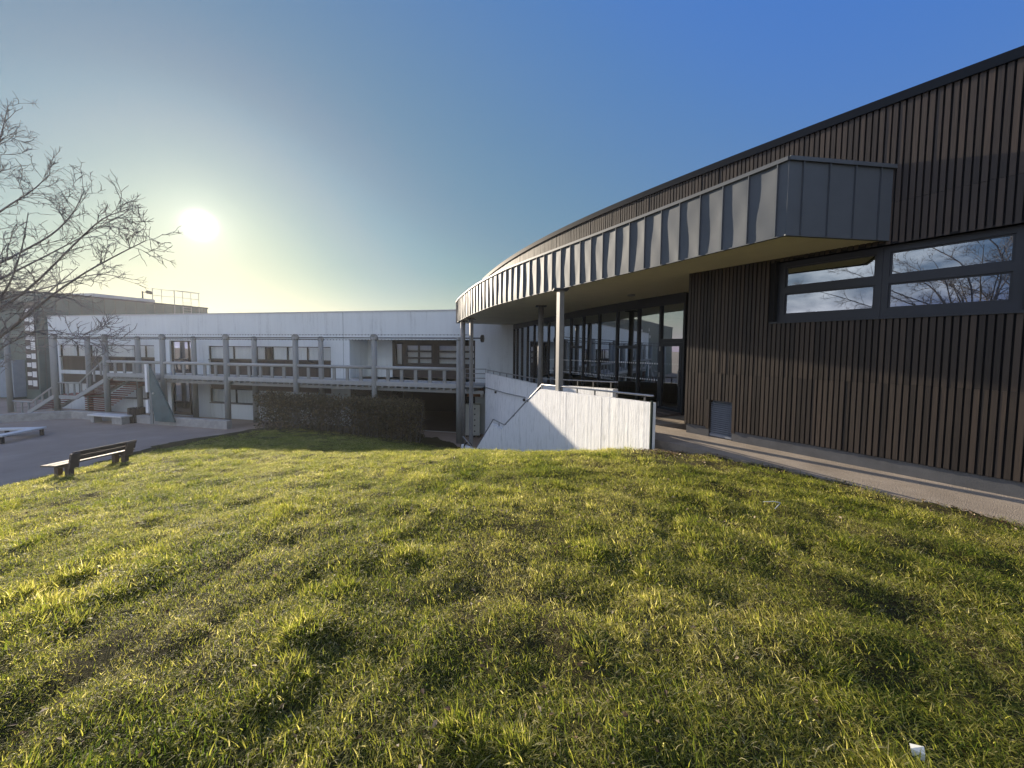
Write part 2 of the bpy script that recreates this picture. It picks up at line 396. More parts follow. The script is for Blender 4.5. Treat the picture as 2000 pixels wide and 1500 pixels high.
def micro(x, y): return .030*wav(x, y, 2.6, 0)+.030*wav(x, y, 6.3, 1)+.029*wav(x, y, 12.7, 2)
def ground_z(x, y): return terr(x, y)+micro(x, y)

# wall line of the timber building: s = 0 at the left corner B of the lower storey, negative towards the camera
B0 = np.array([3.87, 8.43]); TH0 = math.radians(32.8)
def wall_pt(s):
    if s <= 0: return np.array([B0[0]-s*-1*math.sin(TH0)*1.0, B0[1]+s*math.cos(TH0)]), TH0
    x, y = B0; n = max(1, int(s/.05)); ds = s/n
    for i in range(n):
        t = TH0-math.radians(.075)*((i+.5)*ds)**2*1.15
        x -= math.sin(t)*ds; y += math.cos(t)*ds
    return np.array([x, y]), TH0-math.radians(.075)*s*s*1.15
def wall_fix(s):
    if s <= 0: return np.array([B0[0]-math.sin(TH0)*s, B0[1]+math.cos(TH0)*s]), TH0
    return wall_pt(s)
def wp(s, d, z):      # d: depth into the building
    p, t = wall_fix(s); return Vector((p[0]+math.cos(t)*d, p[1]+math.sin(t)*d, z))
WN = np.array([math.cos(TH0), math.sin(TH0)]); WD = np.array([-math.sin(TH0), math.cos(TH0)])
def ws(px, py=700, d=0.0):      # lower wall: photo pixel -> (s, z)
    q = gP(px, py, B0+WN*d, WN); return float((np.array([q.x, q.y])-B0-WN*d) @ WD), q.z
def path_z(s): return float(np.interp(s, [-9, -4.4, 0, 3, 6, 15], [.34, .30, .28, .18, .15, .05]))

def lawn():
    xs = np.unique(np.concatenate([np.arange(-26, -8, .5), np.arange(-8, 9.01, .09), np.arange(9.3, 14, .6)]))
    ys = np.unique(np.concatenate([np.arange(-14, .6, .5), np.arange(.6, 9, .09), np.arange(9, 24.5, .25)]))
    X, Y = np.meshgrid(xs, ys); Z = ground_z(X, Y)
    # keep the lawn sheet under the paved strip, the stairwell and the building
    q = (X-B0[0])*WN[0]+(Y-B0[1])*WN[1]; s = (X-B0[0])*WD[0]+(Y-B0[1])*WD[1]
    pz = np.interp(s, [-9, -4.4, 0, 3, 6, 15], [.34, .30, .28, .18, .15, .05])
    under = (q > -1.22) & (s < 1.2)
    Z = np.where(under, np.minimum(Z, pz-.06-.1*np.clip(q+1.22, 0, .6)), Z)
    fw = (X-2.65)*WF_N[0]+(Y-7.3)*WF_N[1]
    inwell = (fw > .12) & (Y > 7.0) & (s > 0)
    Z = np.where(inwell, np.minimum(Z, -3.3), Z)
    nx = len(xs); V = np.stack([X.ravel(), Y.ravel(), Z.ravel()], 1)
    ii = np.arange(len(V)).reshape(len(ys), nx)
    F = np.stack([ii[:-1, :-1].ravel(), ii[:-1, 1:].ravel(), ii[1:, 1:].ravel(), ii[1:, :-1].ravel()], 1)
    me = bpy.data.meshes.new('lawn'); me.from_pydata(V.tolist(), [], F.tolist()); me.materials.append(M['soil'])
    me.polygons.foreach_set('use_smooth', [True]*len(me.polygons))
    o = bpy.data.objects.new('lawn', me); C.objects.link(o); o['kind'] = 'structure'; o['label'] = 'rough winter lawn sloping down to the courtyard'
    return o
WF_D = np.array([-1.36, 3.1])/math.hypot(1.36, 3.1); WF_N = np.array([WF_D[1], -WF_D[0]])   # stair wall direction, normal towards the building
lawn()
g = MB(); S = 900
g.quad((-S, -S, -3.45), (S, -S, -3.45), (S, S, -3.45), (-S, S, -3.45)); structure(g.build('ground', M['asphalt']))
g = MB(); g.quad((-70, 9, -3.15), (8, 9, -3.15), (8, 60, -3.15), (-70, 60, -3.15)); o = structure(g.build('courtyard', M['asphalt'])); o['label'] = 'worn grey school courtyard'

# footpath strip and terrace
def paving():
    m = MB(); ss = np.arange(-9, 1.3, .4)
    for a, b in zip(ss[:-1], ss[1:]):
        za, zb = path_z(a), path_z(b)
        p = [wp(a, -1.2, za), wp(b, -1.2, zb), wp(b, .2, zb), wp(a, .2, za)]
        low = [Vector((v.x, v.y, v.z-.25)) for v in p]
        m.hexa(low+p)
    structure(m.build('path', M['path']))
    m = MB()
    poly = [(3.1, 9.65), (3.0, 10.7), (-1.2, 20.3), (-1.2, 22.3), (.3, 22.7), (6.2, 12.2), (5.6, 9.7)]
    zt = [.21, .2, .05, .02, .04, .17, .22]
    m.prism(poly, [z-.28 for z in zt], zt)
    structure(m.build('terrace', M['path']))
paving()

# ------------------------------------------------------------------ timber building
bld = thing('timber_building', 'long curved building clad in dark vertical timber slats under a zinc canopy', 'building', (3.87, 8.43, .28))
TOPX = [(941,549),(952,540),(972,519),(994,501),(1028,483),(1118,439.6),(1230,389),(1340,337),(1371,327.6),(1420,305),(1542,263),(1760,188),(2000,83)]
S_END = 10.6
def proj_px(p):
    d = np.array(p)-np.array([0, 0, EYE]); k = d @ _f
    return CX+FPX*(d @ _r)/k
_ts = np.linspace(-4.4, S_END, 40); _tz = []
for s in _ts:
    p, _ = wall_fix(s); px = proj_px((p[0], p[1], 5.8))
    py = np.interp(px, [a for a, _ in TOPX], [b for _, b in TOPX]); _tz.append(gY(px, py, p[1]).z)
_pf = np.polyfit(_ts, _tz, 3)
def ztop(s): return float(np.polyval(_pf, max(-4.4, s)))
print('wall top', [round(ztop(s), 2) for s in (-4.4, -2, 0, 3, 6, 9, S_END)], 'end px', proj_px(tuple(wall_fix(S_END)[0])+(5.5,)))

s_wl = ws(1505, 620)[0]; s_wr = ws(2060, 620)[0]; ZS, ZH = 2.62, 3.68        # window band
s_v0, zv1 = ws(1386, 795); s_v1, _ = ws(1431, 800); zv0 = path_z(s_v0)+.02; zv1 = 1.06
def slats():
    m = MB(); pitch, w = .073, .055
    s = -9.0
    while s < S_END:
        base = path_z(s)+.21 if s < 0 else 4.55
        top = ztop(s)-.1
        segs = [(base, top)]
        def cut(segs, a, b):
            out = []
            for x, y in segs:
                if b <= x or a >= y: out.append((x, y)); continue
                if a > x: out.append((x, a))
                if b < y: out.append((b, y))
            return out
        if s_wr < s < s_wl: segs = cut(segs, ZS-.02, ZH)
        if s_v1-.02 < s < s_v0+.02: segs = cut(segs, 0, zv1)
        # butt joints of the boards
        j = []
        for a, b in segs:
            jz = 1.55+.0*s
            cuts = [a]+[z for z in (1.62, 4.28) if a+.2 < z < b-.2]+[b]
            j += list(zip(cuts[:-1], cuts[1:]))
        for a, b in j:
            dd = random.uniform(-.003, .003); g0 = .004
            p0, p1 = s+.004+random.uniform(-.002, .002), s+w
            m.hexa([wp(p0, -.030+dd, a), wp(p1, -.030+dd, a), wp(p1, -.006, a), wp(p0, -.006, a),
                    wp(p0, -.030+dd, b-g0), wp(p1, -.030+dd, b-g0), wp(p1, -.006, b-g0), wp(p0, -.006, b-g0)])
        s += pitch
    return m.build('timber_cladding', M['slat'], bld)
slats()
def backing():
    m = MB()
    def strip(sa, sb, z0, z1, d0=0.0, d1=.2):
        n = max(1, int((sb-sa)/.5))
        for i in range(n):
            a = sa+(sb-sa)*i/n; b = sa+(sb-sa)*(i+1)/n
            za = z1 if z1 is not None else ztop(a)-.06; zb = z1 if z1 is not None else ztop(b)-.06
            m.hexa([wp(a, d0, z0), wp(b, d0, z0), wp(b, d1, z0), wp(a, d1, z0), wp(a, d0, za), wp(b, d0, zb), wp(b, d1, zb), wp(a, d1, za)])
    strip(-9, s_wr, .1, None); strip(s_wr, s_wl, .1, ZS); strip(s_wr, s_wl, ZH, None)
    strip(s_wl, s_v1, .1, None); strip(s_v1, s_v0, zv1, None); strip(s_v0, 0, .1, None); strip(0, S_END, 4.4, None)
    # end return of the lower storey, and the far end of the upper storey
    e = [wp(0, 0, 0), wp(0, .2, 0)]
    m.hexa([wp(-.02, .2, .1), wp(-.22, .2, .1), wp(-.22, 3.6, .1), wp(-.02, 3.6, .1), wp(-.02, .2, 4.4), wp(-.22, .2, 4.4), wp(-.22, 3.6, 4.4), wp(-.02, 3.6, 4.4)])
    m.hexa([wp(S_END, .2, 4.4), wp(S_END-.2, .2, 4.4), wp(S_END-.2, 8, 4.4), wp(S_END, 8, 4.4), wp(S_END, .2, ztop(S_END)-.06), wp(S_END-.2, .2, ztop(S_END)-.06), wp(S_END-.2, 8, ztop(S_END)-.06), wp(S_END, 8, ztop(S_END)-.06)])
    m.hexa([wp(-9, .2, .1), wp(-8.8, .2, .1), wp(-8.8, 9, .1), wp(-9, 9, .1), wp(-9, .2, 5.8), wp(-8.8, .2, 5.8), wp(-8.8, 9, 5.8), wp(-9, 9, 5.8)])
    m.build('backing_wall', M['membrane'], bld)
    # side boards of the recess ends and the lower corner
    m = MB(); s = .0
    for i in range(46):
        d = -.03+i*.073
        m.hexa([wp(0, d, .45), wp(.03, d, .45), wp(.03, d+.055, .45), wp(0, d+.055, .45), wp(0, d, 3.72), wp(.03, d, 3.72), wp(.03, d+.055, 3.72), wp(0, d+.055, 3.72)])
    m.build('end_cladding', M['slat'], bld)
    for r0, r1 in ((-9, s_v1), (s_v0, 0)):
        m = MB(); ss = np.linspace(r0, r1, max(2, int((r1-r0)/.5)+1))
        for a, b in zip(ss[:-1], ss[1:]):
            m.hexa([wp(a, -.004, path_z(a)-.2), wp(b, -.004, path_z(b)-.2), wp(b, .19, path_z(b)-.2), wp(a, .19, path_z(a)-.2),
                    wp(a, -.004, path_z(a)+.2), wp(b, -.004, path_z(b)+.2), wp(b, .19, path_z(b)+.2), wp(a, .19, path_z(a)+.2)])
        m.build('plinth', M['plinth'], bld)
    # roof edge flashing and roof
    m = MB(); ss = np.arange(-9, S_END+.02, .3)
    for a, b in zip(ss[:-1], ss[1:]):
        za, zb = ztop(a), ztop(b)
        m.hexa([wp(a, -.06, za-.13), wp(b, -.06, zb-.13), wp(b, .24, zb-.13), wp(a, .24, za-.13), wp(a, -.06, za), wp(b, -.06, zb), wp(b, .24, zb), wp(a, .24, za)])
    m.build('roof_edge', M['flashing'], bld)
    m = MB()
    for a, b in zip(ss[:-1], ss[1:]):
        za, zb = ztop(a)-.2, ztop(b)-.2
        m.hexa([wp(a, .2, za-.2), wp(b, .2, zb-.2), wp(b, 9, zb-.2), wp(a, 9, za-.2), wp(a, .2, za), wp(b, .2, zb), wp(b, 9, zb), wp(a, 9, za)])
    m.build('roof', M['anthracite'], bld)
    # rear wall and floor close the building so that its rooms are dark
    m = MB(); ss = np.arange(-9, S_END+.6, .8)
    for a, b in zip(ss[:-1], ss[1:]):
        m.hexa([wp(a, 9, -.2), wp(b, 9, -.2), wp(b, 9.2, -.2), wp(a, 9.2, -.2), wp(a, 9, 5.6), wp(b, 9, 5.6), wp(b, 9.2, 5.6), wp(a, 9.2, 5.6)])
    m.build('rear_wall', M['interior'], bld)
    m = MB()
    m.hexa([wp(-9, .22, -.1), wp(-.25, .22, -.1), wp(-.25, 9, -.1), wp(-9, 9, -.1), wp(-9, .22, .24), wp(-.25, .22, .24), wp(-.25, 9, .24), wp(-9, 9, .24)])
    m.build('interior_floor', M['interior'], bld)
backing()
def band_windows():
    sL, sM0, sM1, sR = ws(1527, 600)[0], ws(1704, 580)[0], ws(1730, 580)[0], ws(1975, 560)[0]
    sMid = (sM0+sM1)/2
    fd0, fd1 = .09, .16
    for k, (a, b, pa, pb) in enumerate(((s_wl-.06, sMid, sL, sM0), (sMid, ws(2001, 560)[0], sM1, sR))):
        a, b = max(a, b), min(a, b)          # a: far end, b: near end
        f = MB()
        z0, z1 = ZS+.0, ZH
        panes = [(2.745, 3.12), (3.235, 3.59)]
        f.hexa([wp(b+.003, fd0, z0), wp(a, fd0, z0), wp(a, fd1, z0), wp(b+.003, fd1, z0), wp(b+.003, fd0, panes[0][0]), wp(a, fd0, panes[0][0]), wp(a, fd1, panes[0][0]), wp(b+.003, fd1, panes[0][0])])
        def r(s0, s1, za, zb, da=fd0, db=fd1): f.hexa([wp(s0, da, za), wp(s1, da, za), wp(s1, db, za), wp(s0, db, za), wp(s0, da, zb), wp(s1, da, zb), wp(s1, db, zb), wp(s0, db, zb)])
        r(b+.003, a, panes[1][1], z1); r(b+.003, a, panes[0][1], panes[1][0])
        for (za, zb) in panes: r(b+.003, pb, za, zb); r(pa, a, za, zb)
        # inner sash lines
        for (za, zb) in panes:
            r(pb, pa, za, za+.025, fd0+.02, fd1); r(pb, pa, zb-.025, zb, fd0+.02, fd1); r(pb, pb+.025, za+.025, zb-.025, fd0+.02, fd1); r(pa-.025, pa, za+.025, zb-.025, fd0+.02, fd1)
        w = f.build('window', M['anthracite'], bld)
        for (za, zb) in panes:
            q = MB(); r2 = lambda s0, s1, x, y: q.hexa([wp(s0, .12, x), wp(s1, .12, x), wp(s1, .132, x), wp(s0, .132, x), wp(s0, .12, y), wp(s1, .12, y), wp(s1, .132, y), wp(s0, .132, y)])
            r2(pb+.02, pa-.02, za+.02, zb-.02); q.build('pane', M['glass'], w)
    m = MB(); b = ws(2001, 560)[0]
    m.hexa([wp(s_wr, .05, ZS), wp(b-.003, .05, ZS), wp(b-.003, .2, ZS), wp(s_wr, .2, ZS), wp(s_wr, .05, ZH), wp(b-.003, .05, ZH), wp(b-.003, .2, ZH), wp(s_wr, .2, ZH)])
    m.build('blank_panel', M['anthracite'], bld)
    m = MB()
    m.hexa([wp(s_wr, -.05, ZS-.035), wp(s_wl, -.05, ZS-.035), wp(s_wl, .09, ZS-.035), wp(s_wr, .09, ZS-.035), wp(s_wr, -.05, ZS-.005), wp(s_wl, -.05, ZS-.005), wp(s_wl, .09, ZS+.005), wp(s_wr, .09, ZS+.005)])
    m.build_split('window_sill', M['anthracite'], bld)
    m = MB()
    m.hexa([wp(s_wl-.055, -.028, ZS), wp(s_wl, -.028, ZS), wp(s_wl, .15, ZS), wp(s_wl-.055, .15, ZS), wp(s_wl-.055, -.028, ZH), wp(s_wl, -.028, ZH), wp(s_wl, .15, ZH), wp(s_wl-.055, .15, ZH)])
    m.hexa([wp(s_wr, -.028, ZH), wp(s_wl, -.028, ZH), wp(s_wl, .15, ZH), wp(s_wr, .15, ZH), wp(s_wr, -.028, ZH+.03), wp(s_wl, -.028, ZH+.03), wp(s_wl, .15, ZH+.03), wp(s_wr, .15, ZH+.03)])
    m.build('window_reveal', M['membrane'], bld)
    # louvred vent in its recess
    m = MB(); z = zv0+.05
    m.hexa([wp(s_v1, .12, zv0), wp(s_v0, .12, zv0), wp(s_v0, .16, zv0), wp(s_v1, .16, zv0), wp(s_v1, .12, zv1), wp(s_v0, .12, zv1), wp(s_v0, .16, zv1), wp(s_v1, .16, zv1)])
    while z < zv1-.04:
        m.hexa([wp(s_v1, .05, z), wp(s_v0, .05, z), wp(s_v0, .12, z+.02), wp(s_v1, .12, z+.02), wp(s_v1, .05, z+.008), wp(s_v0, .05, z+.008), wp(s_v0, .12, z+.03), wp(s_v1, .12, z+.03)])
        z += .042
    m.hexa([wp(s_v1, .03, zv0), wp(s_v0, .03, zv0), wp(s_v0, .12, zv0), wp(s_v1, .12, zv0), wp(s_v1, .03, zv0+.045), wp(s_v0, .03, zv0+.045), wp(s_v0, .12, zv0+.045), wp(s_v1, .12, zv0+.045)])
    m.build('louvre_vent', M['vent_metal'], bld)
    m = MB()
    for sa, sb in ((s_v1-.06, s_v1), (s_v0, s_v0+.06)):
        m.hexa([wp(sa, -.028, zv0+.15), wp(sb, -.028, zv0+.15), wp(sb, .18, zv0+.15), wp(sa, .18, zv0+.15), wp(sa, -.028, zv1), wp(sb, -.028, zv1), wp(sb, .18, zv1), wp(sa, .18, zv1)])
    m.build_split('vent_reveal', M['slat'], bld)
band_windows()

# canopy
FC = [np.array([3.86, 5.545])]; FT = [0.44484894]; FSs = [0.0]; _ds = .42/6
S_F = 17.6
while FSs[-1] < S_F:
    t = FT[-1]; FC.append(FC[-1]+_ds*np.array([-math.sin(t), math.cos(t)])); FT.append(t-(-.0166273+.00352929*FSs[-1])*_ds); FSs.append(FSs[-1]+_ds)
def zb_(s): return float(np.interp(s, [0, 7, 10, 12, 15, 18], [3.745, 3.735, 3.70, 3.62, 3.51, 3.47]))
def zt_(s): return float(np.interp(s, [0, 4, 9, 12, 15, 18], [4.79, 4.81, 4.85, 4.78, 4.65, 4.62]))
def canopy():
    cp = MB(); n = len(FC)
    # standing seam panels: slightly dished sheets between 28 mm seams
    m = MB(); NZ = 9
    off0 = 2
    ph = [random.uniform(0, 6.28) for _ in range(80)]
    def pt(i, k):
        s = FSs[i]; t = FT[i]; nx, ny = -math.cos(t), -math.sin(t)
        loc = ((i-off0) % 6)/6.0; pan = (i-off0)//6
        v = k/(NZ-1); z = zb_(s)+(zt_(s)-zb_(s))*v
        d = .0055*math.sin(v*4.2+ph[pan % 80])*math.sin(loc*math.pi)-.004*math.sin(loc*math.pi)+.0025*math.sin(v*9+ph[(pan+7) % 80])*math.sin(loc*math.pi*2)
        return (FC[i][0]+nx*d, FC[i][1]+ny*d, z)
    vs = [pt(i, k) for i in range(n) for k in range(NZ)]
    fs = [(i*NZ+k, i*NZ+k+1, (i+1)*NZ+k+1, (i+1)*NZ+k) for i in range(n-1) for k in range(NZ-1)]
    m.add(vs, fs)
    for i in range(off0, n, 6):
        s = FSs[i]; t = FT[i]; nv = np.array([-math.cos(t), -math.sin(t)]); dv = np.array([-math.sin(t), math.cos(t)])*.006
        a, b = FC[i]+nv*.0, FC[i]+nv*.03
        m.hexa([(*(a-dv), zb_(s)), (*(b-dv), zb_(s)), (*(b+dv), zb_(s)), (*(a+dv), zb_(s)), (*(a-dv), zt_(s)-.03), (*(b-dv), zt_(s)-.03), (*(b+dv), zt_(s)-.03), (*(a+dv), zt_(s)-.03)])
    # return at the near end, back to the timber wall
    c0 = Vector((FC[0][0], FC[0][1], 0)); c1 = Vector((5.75, 5.80, 0)); L = (c1-c0).length; e = (c1-c0)/L; nn = Vector((e.y, -e.x, 0))
    P = lambda a, d, z: Vector((c0.x+e.x*a+nn.x*d, c0.y+e.y*a+nn.y*d, z))
    z0, z1 = zb_(0), zt_(0)
    m.quad(P(0, 0, z0), P(L, 0, z0), P(L, 0, z1), P(0, 0, z1))
    for a in (.22, .64, 1.06, 1.48): m.hexa([P(a-.006, 0, z0), P(a+.006, 0, z0), P(a+.006, .028, z0), P(a-.006, .028, z0), P(a-.006, 0, z1-.03), P(a+.006, 0, z1-.03), P(a+.006, .028, z1-.03), P(a-.006, .028, z1-.03)])
    root = m.build('canopy', M['zinc'], bld)
    root.data.polygons.foreach_set('use_smooth', [len(p.vertices) == 4 and i < len(fs) for i, p in enumerate(root.data.polygons)])
    # top cap strip and lower drip edge
    for nm, f0, f1, out in (('cap_strip', lambda s: zt_(s)-.03, lambda s: zt_(s)+.025, .036), ('drip_edge', lambda s: zb_(s)-.016, lambda s: zb_(s)-.001, .004)):
        q = MB()
        for i in range(0, n-1, 2):
            j = min(i+2, n-1); w = []
            for k in (i, j):
                t = FT[k]; nv = np.array([-math.cos(t), -math.sin(t)]); w.append((FC[k]+nv*out, FC[k]-nv*.05, FSs[k]))
            (a0, a1, sa), (b0, b1, sb) = w
            q.hexa([(*a0, f0(sa)), (*b0, f0(sb)), (*b1, f0(sb)), (*a1, f0(sa)), (*a0, f1(sa)), (*b0, f1(sb)), (*b1, f1(sb)), (*a1, f1(sa))])
        z0, z1 = f0(0), f1(0)
        q.hexa([P(-.01, -.05, z0), P(L, -.05, z0), P(L, out, z0), P(-.01, out, z0), P(-.01, -.05, z1), P(L, -.05, z1), P(L, out, z1), P(-.01, out, z1)])
        q.build(nm, M['zinc'], root)
    # soffit and upper deck of the canopy
    for nm, mt, zf, h in (('soffit', M['soffit'], lambda s: zb_(s)+.004, .05), ('canopy_deck', M['anthracite'], lambda s: zt_(s)-.12, .05)):
        q = MB()
        for i in range(0, n-1, 6):
            j = min(i+6, n-1); w = []
            for k in (i, j):
                t = FT[k]; inn = np.array([math.cos(.46), math.sin(.46)]); dep = float(np.interp(FSs[k], [0, 2.6, 3.2, 14, 17.6], [1.95, 1.6, 6.5, 6.5, 4.6])) if nm == 'soffit' else 1.9
                if FSs[k] < 1.0: inn = np.array([.985, .17])
                w.append((FC[k]+inn*.035, FC[k]+inn*dep, FSs[k]))
            (a0, a1, sa), (b0, b1, sb) = w
            q.hexa([(*a0, zf(sa)), (*a1, zf(sa)), (*b1, zf(sb)), (*b0, zf(sb)), (*a0, zf(sa)+h), (*a1, zf(sa)+h), (*b1, zf(sb)+h), (*b0, zf(sb)+h)])
        q.build(nm, mt, root)
    # end face of the canopy towards the old building
    q = MB(); a = FC[-1]; b = a+np.array([4.4, .9])
    q.hexa([(*a, zb_(18)), (*b, zb_(18)), (b[0], b[1]+.05, zb_(18)), (a[0], a[1]+.05, zb_(18)), (*a, zt_(18)), (*b, zt_(18)), (b[0], b[1]+.05, zt_(18)), (a[0], a[1]+.05, zt_(18))])
    q.build('end_fascia', M['zinc'], root)
    q = MB(); c = gZ(1233, 576, 3.73)
    q.tube([(c.x, c.y, 3.74), (c.x, c.y, 3.70)], .11, 20); q.build('ceiling_light', M['steel'], root)
    return root
canopy()
def column(px, Y, zbot, ztop_, r, sq=False):
    x = gY(px, 660, Y).x
    m = MB()
    if sq:
        d = Vector((-math.sin(.36), math.cos(.36), 0))*r*1.25; s = Vector((d.y, -d.x, 0))*.72
        m.hexa([Vector((x, Y, zbot))-d-s, Vector((x, Y, zbot))-d+s, Vector((x, Y, zbot))+d+s, Vector((x, Y, zbot))+d-s, Vector((x, Y, ztop_))-d-s, Vector((x, Y, ztop_))-d+s, Vector((x, Y, ztop_))+d+s, Vector((x, Y, ztop_))+d-s])
    else: m.tube([(x, Y, zbot), (x, Y, ztop_)], r, 20)
    o = m.build('column', M['col_paint'], bld, bevel=.006 if sq else 0, smooth=False)
    if not sq: o.data.polygons.foreach_set('use_smooth', [len(p.vertices) == 4 for p in o.data.polygons])
    b = MB(); b.box(x-.2, x+.2, Y-.2, Y+.2, ztop_-.02, ztop_+.02); b.build('head_plate', M['anthracite'], o)
column(1093.5, 10.62, .9, 3.71, .078, True)
column(1056, 14.7, .1, 3.70, .105)
column(920.5, 18.7, -3.1, 3.49, .085, True)
column(904, 19.9, -3.1, 3.47, .12)

# glazed entrance front
G0 = gZ(1341, 571, 3.735); G0 = np.array([G0.x, G0.y]); G1 = np.array([.12, 22.45])
GD = (G1-G0)/np.linalg.norm(G1-G0); GN = np.array([GD[1], -GD[0]]); GL = float(np.linalg.norm(G1-G0))
def gp(a, d, z): p = G0+GD*a+GN*d; return Vector((p[0], p[1], z))
def ga(px):
    q = gP(px, 660, G0, GN); return float((np.array([q.x, q.y])-G0) @ GD)
def gbox(m, a0, a1, d0, d1, z0, z1): m.hexa([gp(a0, d0, z0), gp(a1, d0, z0), gp(a1, d1, z0), gp(a0, d1, z0), gp(a0, d0, z1), gp(a1, d0, z1), gp(a1, d1, z1), gp(a0, d1, z1)])
def curtain_wall():
    xs = [1291, 1248, 1206, 1171, 1140, 1116, 1099, 1086, 1072, 1058.5, 1044, 1031, 1020, 1011]
    al = [0.0]+[ga(x) for x in xs]; al = [a for a in al if a < GL-.3]+[GL]
    m = MB(); zf = lambda a: float(np.interp(a, [0, GL], [.19, .05])); zc = lambda a: float(np.interp(a, [0, 5, 9, GL], [3.72, 3.70, 3.62, 3.46]))
    n = len(al)
    for i, a in enumerate(al): gbox(m, a-.035, a+.035, -.06, .08, zf(a)-.1, zc(a))
    for a, b in zip(al[:-1], al[1:]):
        zz = min(zc(a), zc(b))
        gbox(m, a+.035, b-.035, -.055, .075, zz-.27, zz+.05)
        gbox(m, a+.035, b-.035, -.055, .075, zf(a)-.1, zf(a)+.08)
    for i in (5, 2): gbox(m, al[i]+.035, al[i+1]-.035, -.05, .07, 2.12, 2.22)
    gbox(m, al[0]+.035, al[1]-.035, -.05, .07, 2.30, 2.42)
    cw = m.build('curtain_wall', M['anthracite'], bld)
    for i, (a, b) in enumerate(zip(al[:-1], al[1:])):
        q = MB(); z0 = zf(a)+.08 if i else 2.42
        gbox(q, a+.036, b-.036, 0, .012, z0+.002, min(zc(a), zc(b))-.272); q.build('pane', M['glass'], cw)
    for i, (a, b) in enumerate(zip(al[:-1], al[1:])):
        if i > 8: break
        q = MB()
        for z in (1.10, 1.62):
            x = a+.1
            while x < b-.1: gbox(q, x, x+.045, -.004, -.001, z+zf(a)-.17, z+.045+zf(a)-.17); x += .105
        q.build('dot_pattern', M['white_clean'], cw)
    # entrance door
    a, b = al[0]+.04, al[1]-.04; d = MB(); z0, z1 = .2, 2.295
    gbox(d, a, a+.1, -.07, .02, z0, z1); gbox(d, b-.1, b, -.07, .02, z0, z1); gbox(d, a+.1, b-.1, -.07, .02, z1-.1, z1); gbox(d, a+.1, b-.1, -.07, .02, z0, z0+.14)
    dr = d.build('door', M['anthracite'], bld)
    q = MB(); gbox(q, a+.1, b-.1, -.03, -.018, z0+.14, z1-.1); q.build('pane', M['glass'], dr)
    q = MB(); gbox(q, a+.04, a+.07, -.13, -.10, 1.05, 1.5); gbox(q, a+.04, a+.07, -.10, -.07, 1.07, 1.1); gbox(q, a+.04, a+.07, -.10, -.07, 1.45, 1.48); q.build('handle', M['steel'], dr)
    q = MB()
    for z in (.35, 1.25, 2.05): gbox(q, b-.02, b+.01, -.085, -.07, z, z+.14)
    q.build_split('hinge', M['steel'], dr)
    q = MB(); gbox(q, a-.05, b+1.3, -.5, -.07, .05, .27); gbox(q, a-.05, b+1.3, -.95, -.5, .05, .235); q.build('doorstep', M['bench_wood'], bld)
    # room behind
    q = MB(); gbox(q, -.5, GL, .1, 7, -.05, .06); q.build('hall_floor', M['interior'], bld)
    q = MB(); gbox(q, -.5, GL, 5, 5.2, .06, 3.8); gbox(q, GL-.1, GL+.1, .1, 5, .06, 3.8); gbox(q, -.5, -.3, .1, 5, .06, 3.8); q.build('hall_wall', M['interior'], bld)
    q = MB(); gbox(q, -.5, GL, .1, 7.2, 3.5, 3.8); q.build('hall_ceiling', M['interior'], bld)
    return al
AL = curtain_wall()

# ------------------------------------------------------------------ stairwell walls and rails
WF0 = np.array([2.65, 7.3])
def sw(a, d, z): p = WF0+WF_D*a+WF_N*d; return Vector((p[0], p[1], z))
def swa(px, d=0.0, py=760):
    q = gP(px, py, WF0+WF_N*d, WF_N); return float((np.array([q.x, q.y])-WF0-WF_N*d) @ WF_D), q.z
def swl(px, py, d=0.0): return swa(px, d, py)
def sframe(d=0.0):
    p = WF0+WF_N*d
    return Matrix(((WF_D[0], WF_N[0], 0, p[0]), (WF_D[1], WF_N[1], 0, p[1]), (0, 0, 1, 0), (0, 0, 0, 1)))
def wall_slab(name, prof, zb, d0, d1, parent=None, mat='white_conc', joints=()):
    """wall in its own frame: x along the stair, y thickness; grooves at the panel joints"""
    m = MB(); cuts = sorted(set([p[0] for p in prof]+[j for j in joints]))
    zt = lambda a: float(np.interp(a, [p[0] for p in prof], [p[1] for p in prof]))
    for a, b in zip(cuts[:-1], cuts[1:]):
        ga_ = .013 if a in joints else 0; gb_ = .013 if b in joints else 0
        A, B = a+ga_, b-gb_
        m.hexa([(A, 0, zb(A)), (B, 0, zb(B)), (B, d1-d0, zb(B)), (A, d1-d0, zb(A)), (A, 0, zt(A)), (B, 0, zt(B)), (B, d1-d0, zt(B)), (A, d1-d0, zt(A))])
        if gb_: m.hexa([(B, .05, zb(B)), (b+.013, .05, zb(b)), (b+.013, d1-d0-.02, zb(b)), (B, d1-d0-.02, zb(B)), (B, .05, zt(b)-.02), (b+.013, .05, zt(b)-.02), (b+.013, d1-d0-.02, zt(b)-.02), (B, d1-d0-.02, zt(b)-.02)])
    return m.build(name, M[mat], parent, mw=sframe(d0))
fp = [swl(1271, 787), swl(1055, 760), swl(980, 838), swl(960, 830), swl(925, 885)]
fp[3] = (fp[3][0], fp[2][1])
sf = thing('stair_wall', 'white board-marked concrete wall stepping down beside the stairs, grey rail on top', 'wall', sw(2, 0, -1))
wall_slab('wall', fp, lambda a: float(np.interp(a, [0, 11], [-.5, -3.5])), 0, .13, sf, joints=[swa(1176)[0], swa(1107)[0], swa(1016)[0], fp[2][0]+.05])
def rail(m, pts, r=.021): m.tube(pts, r, 10)
h = .13
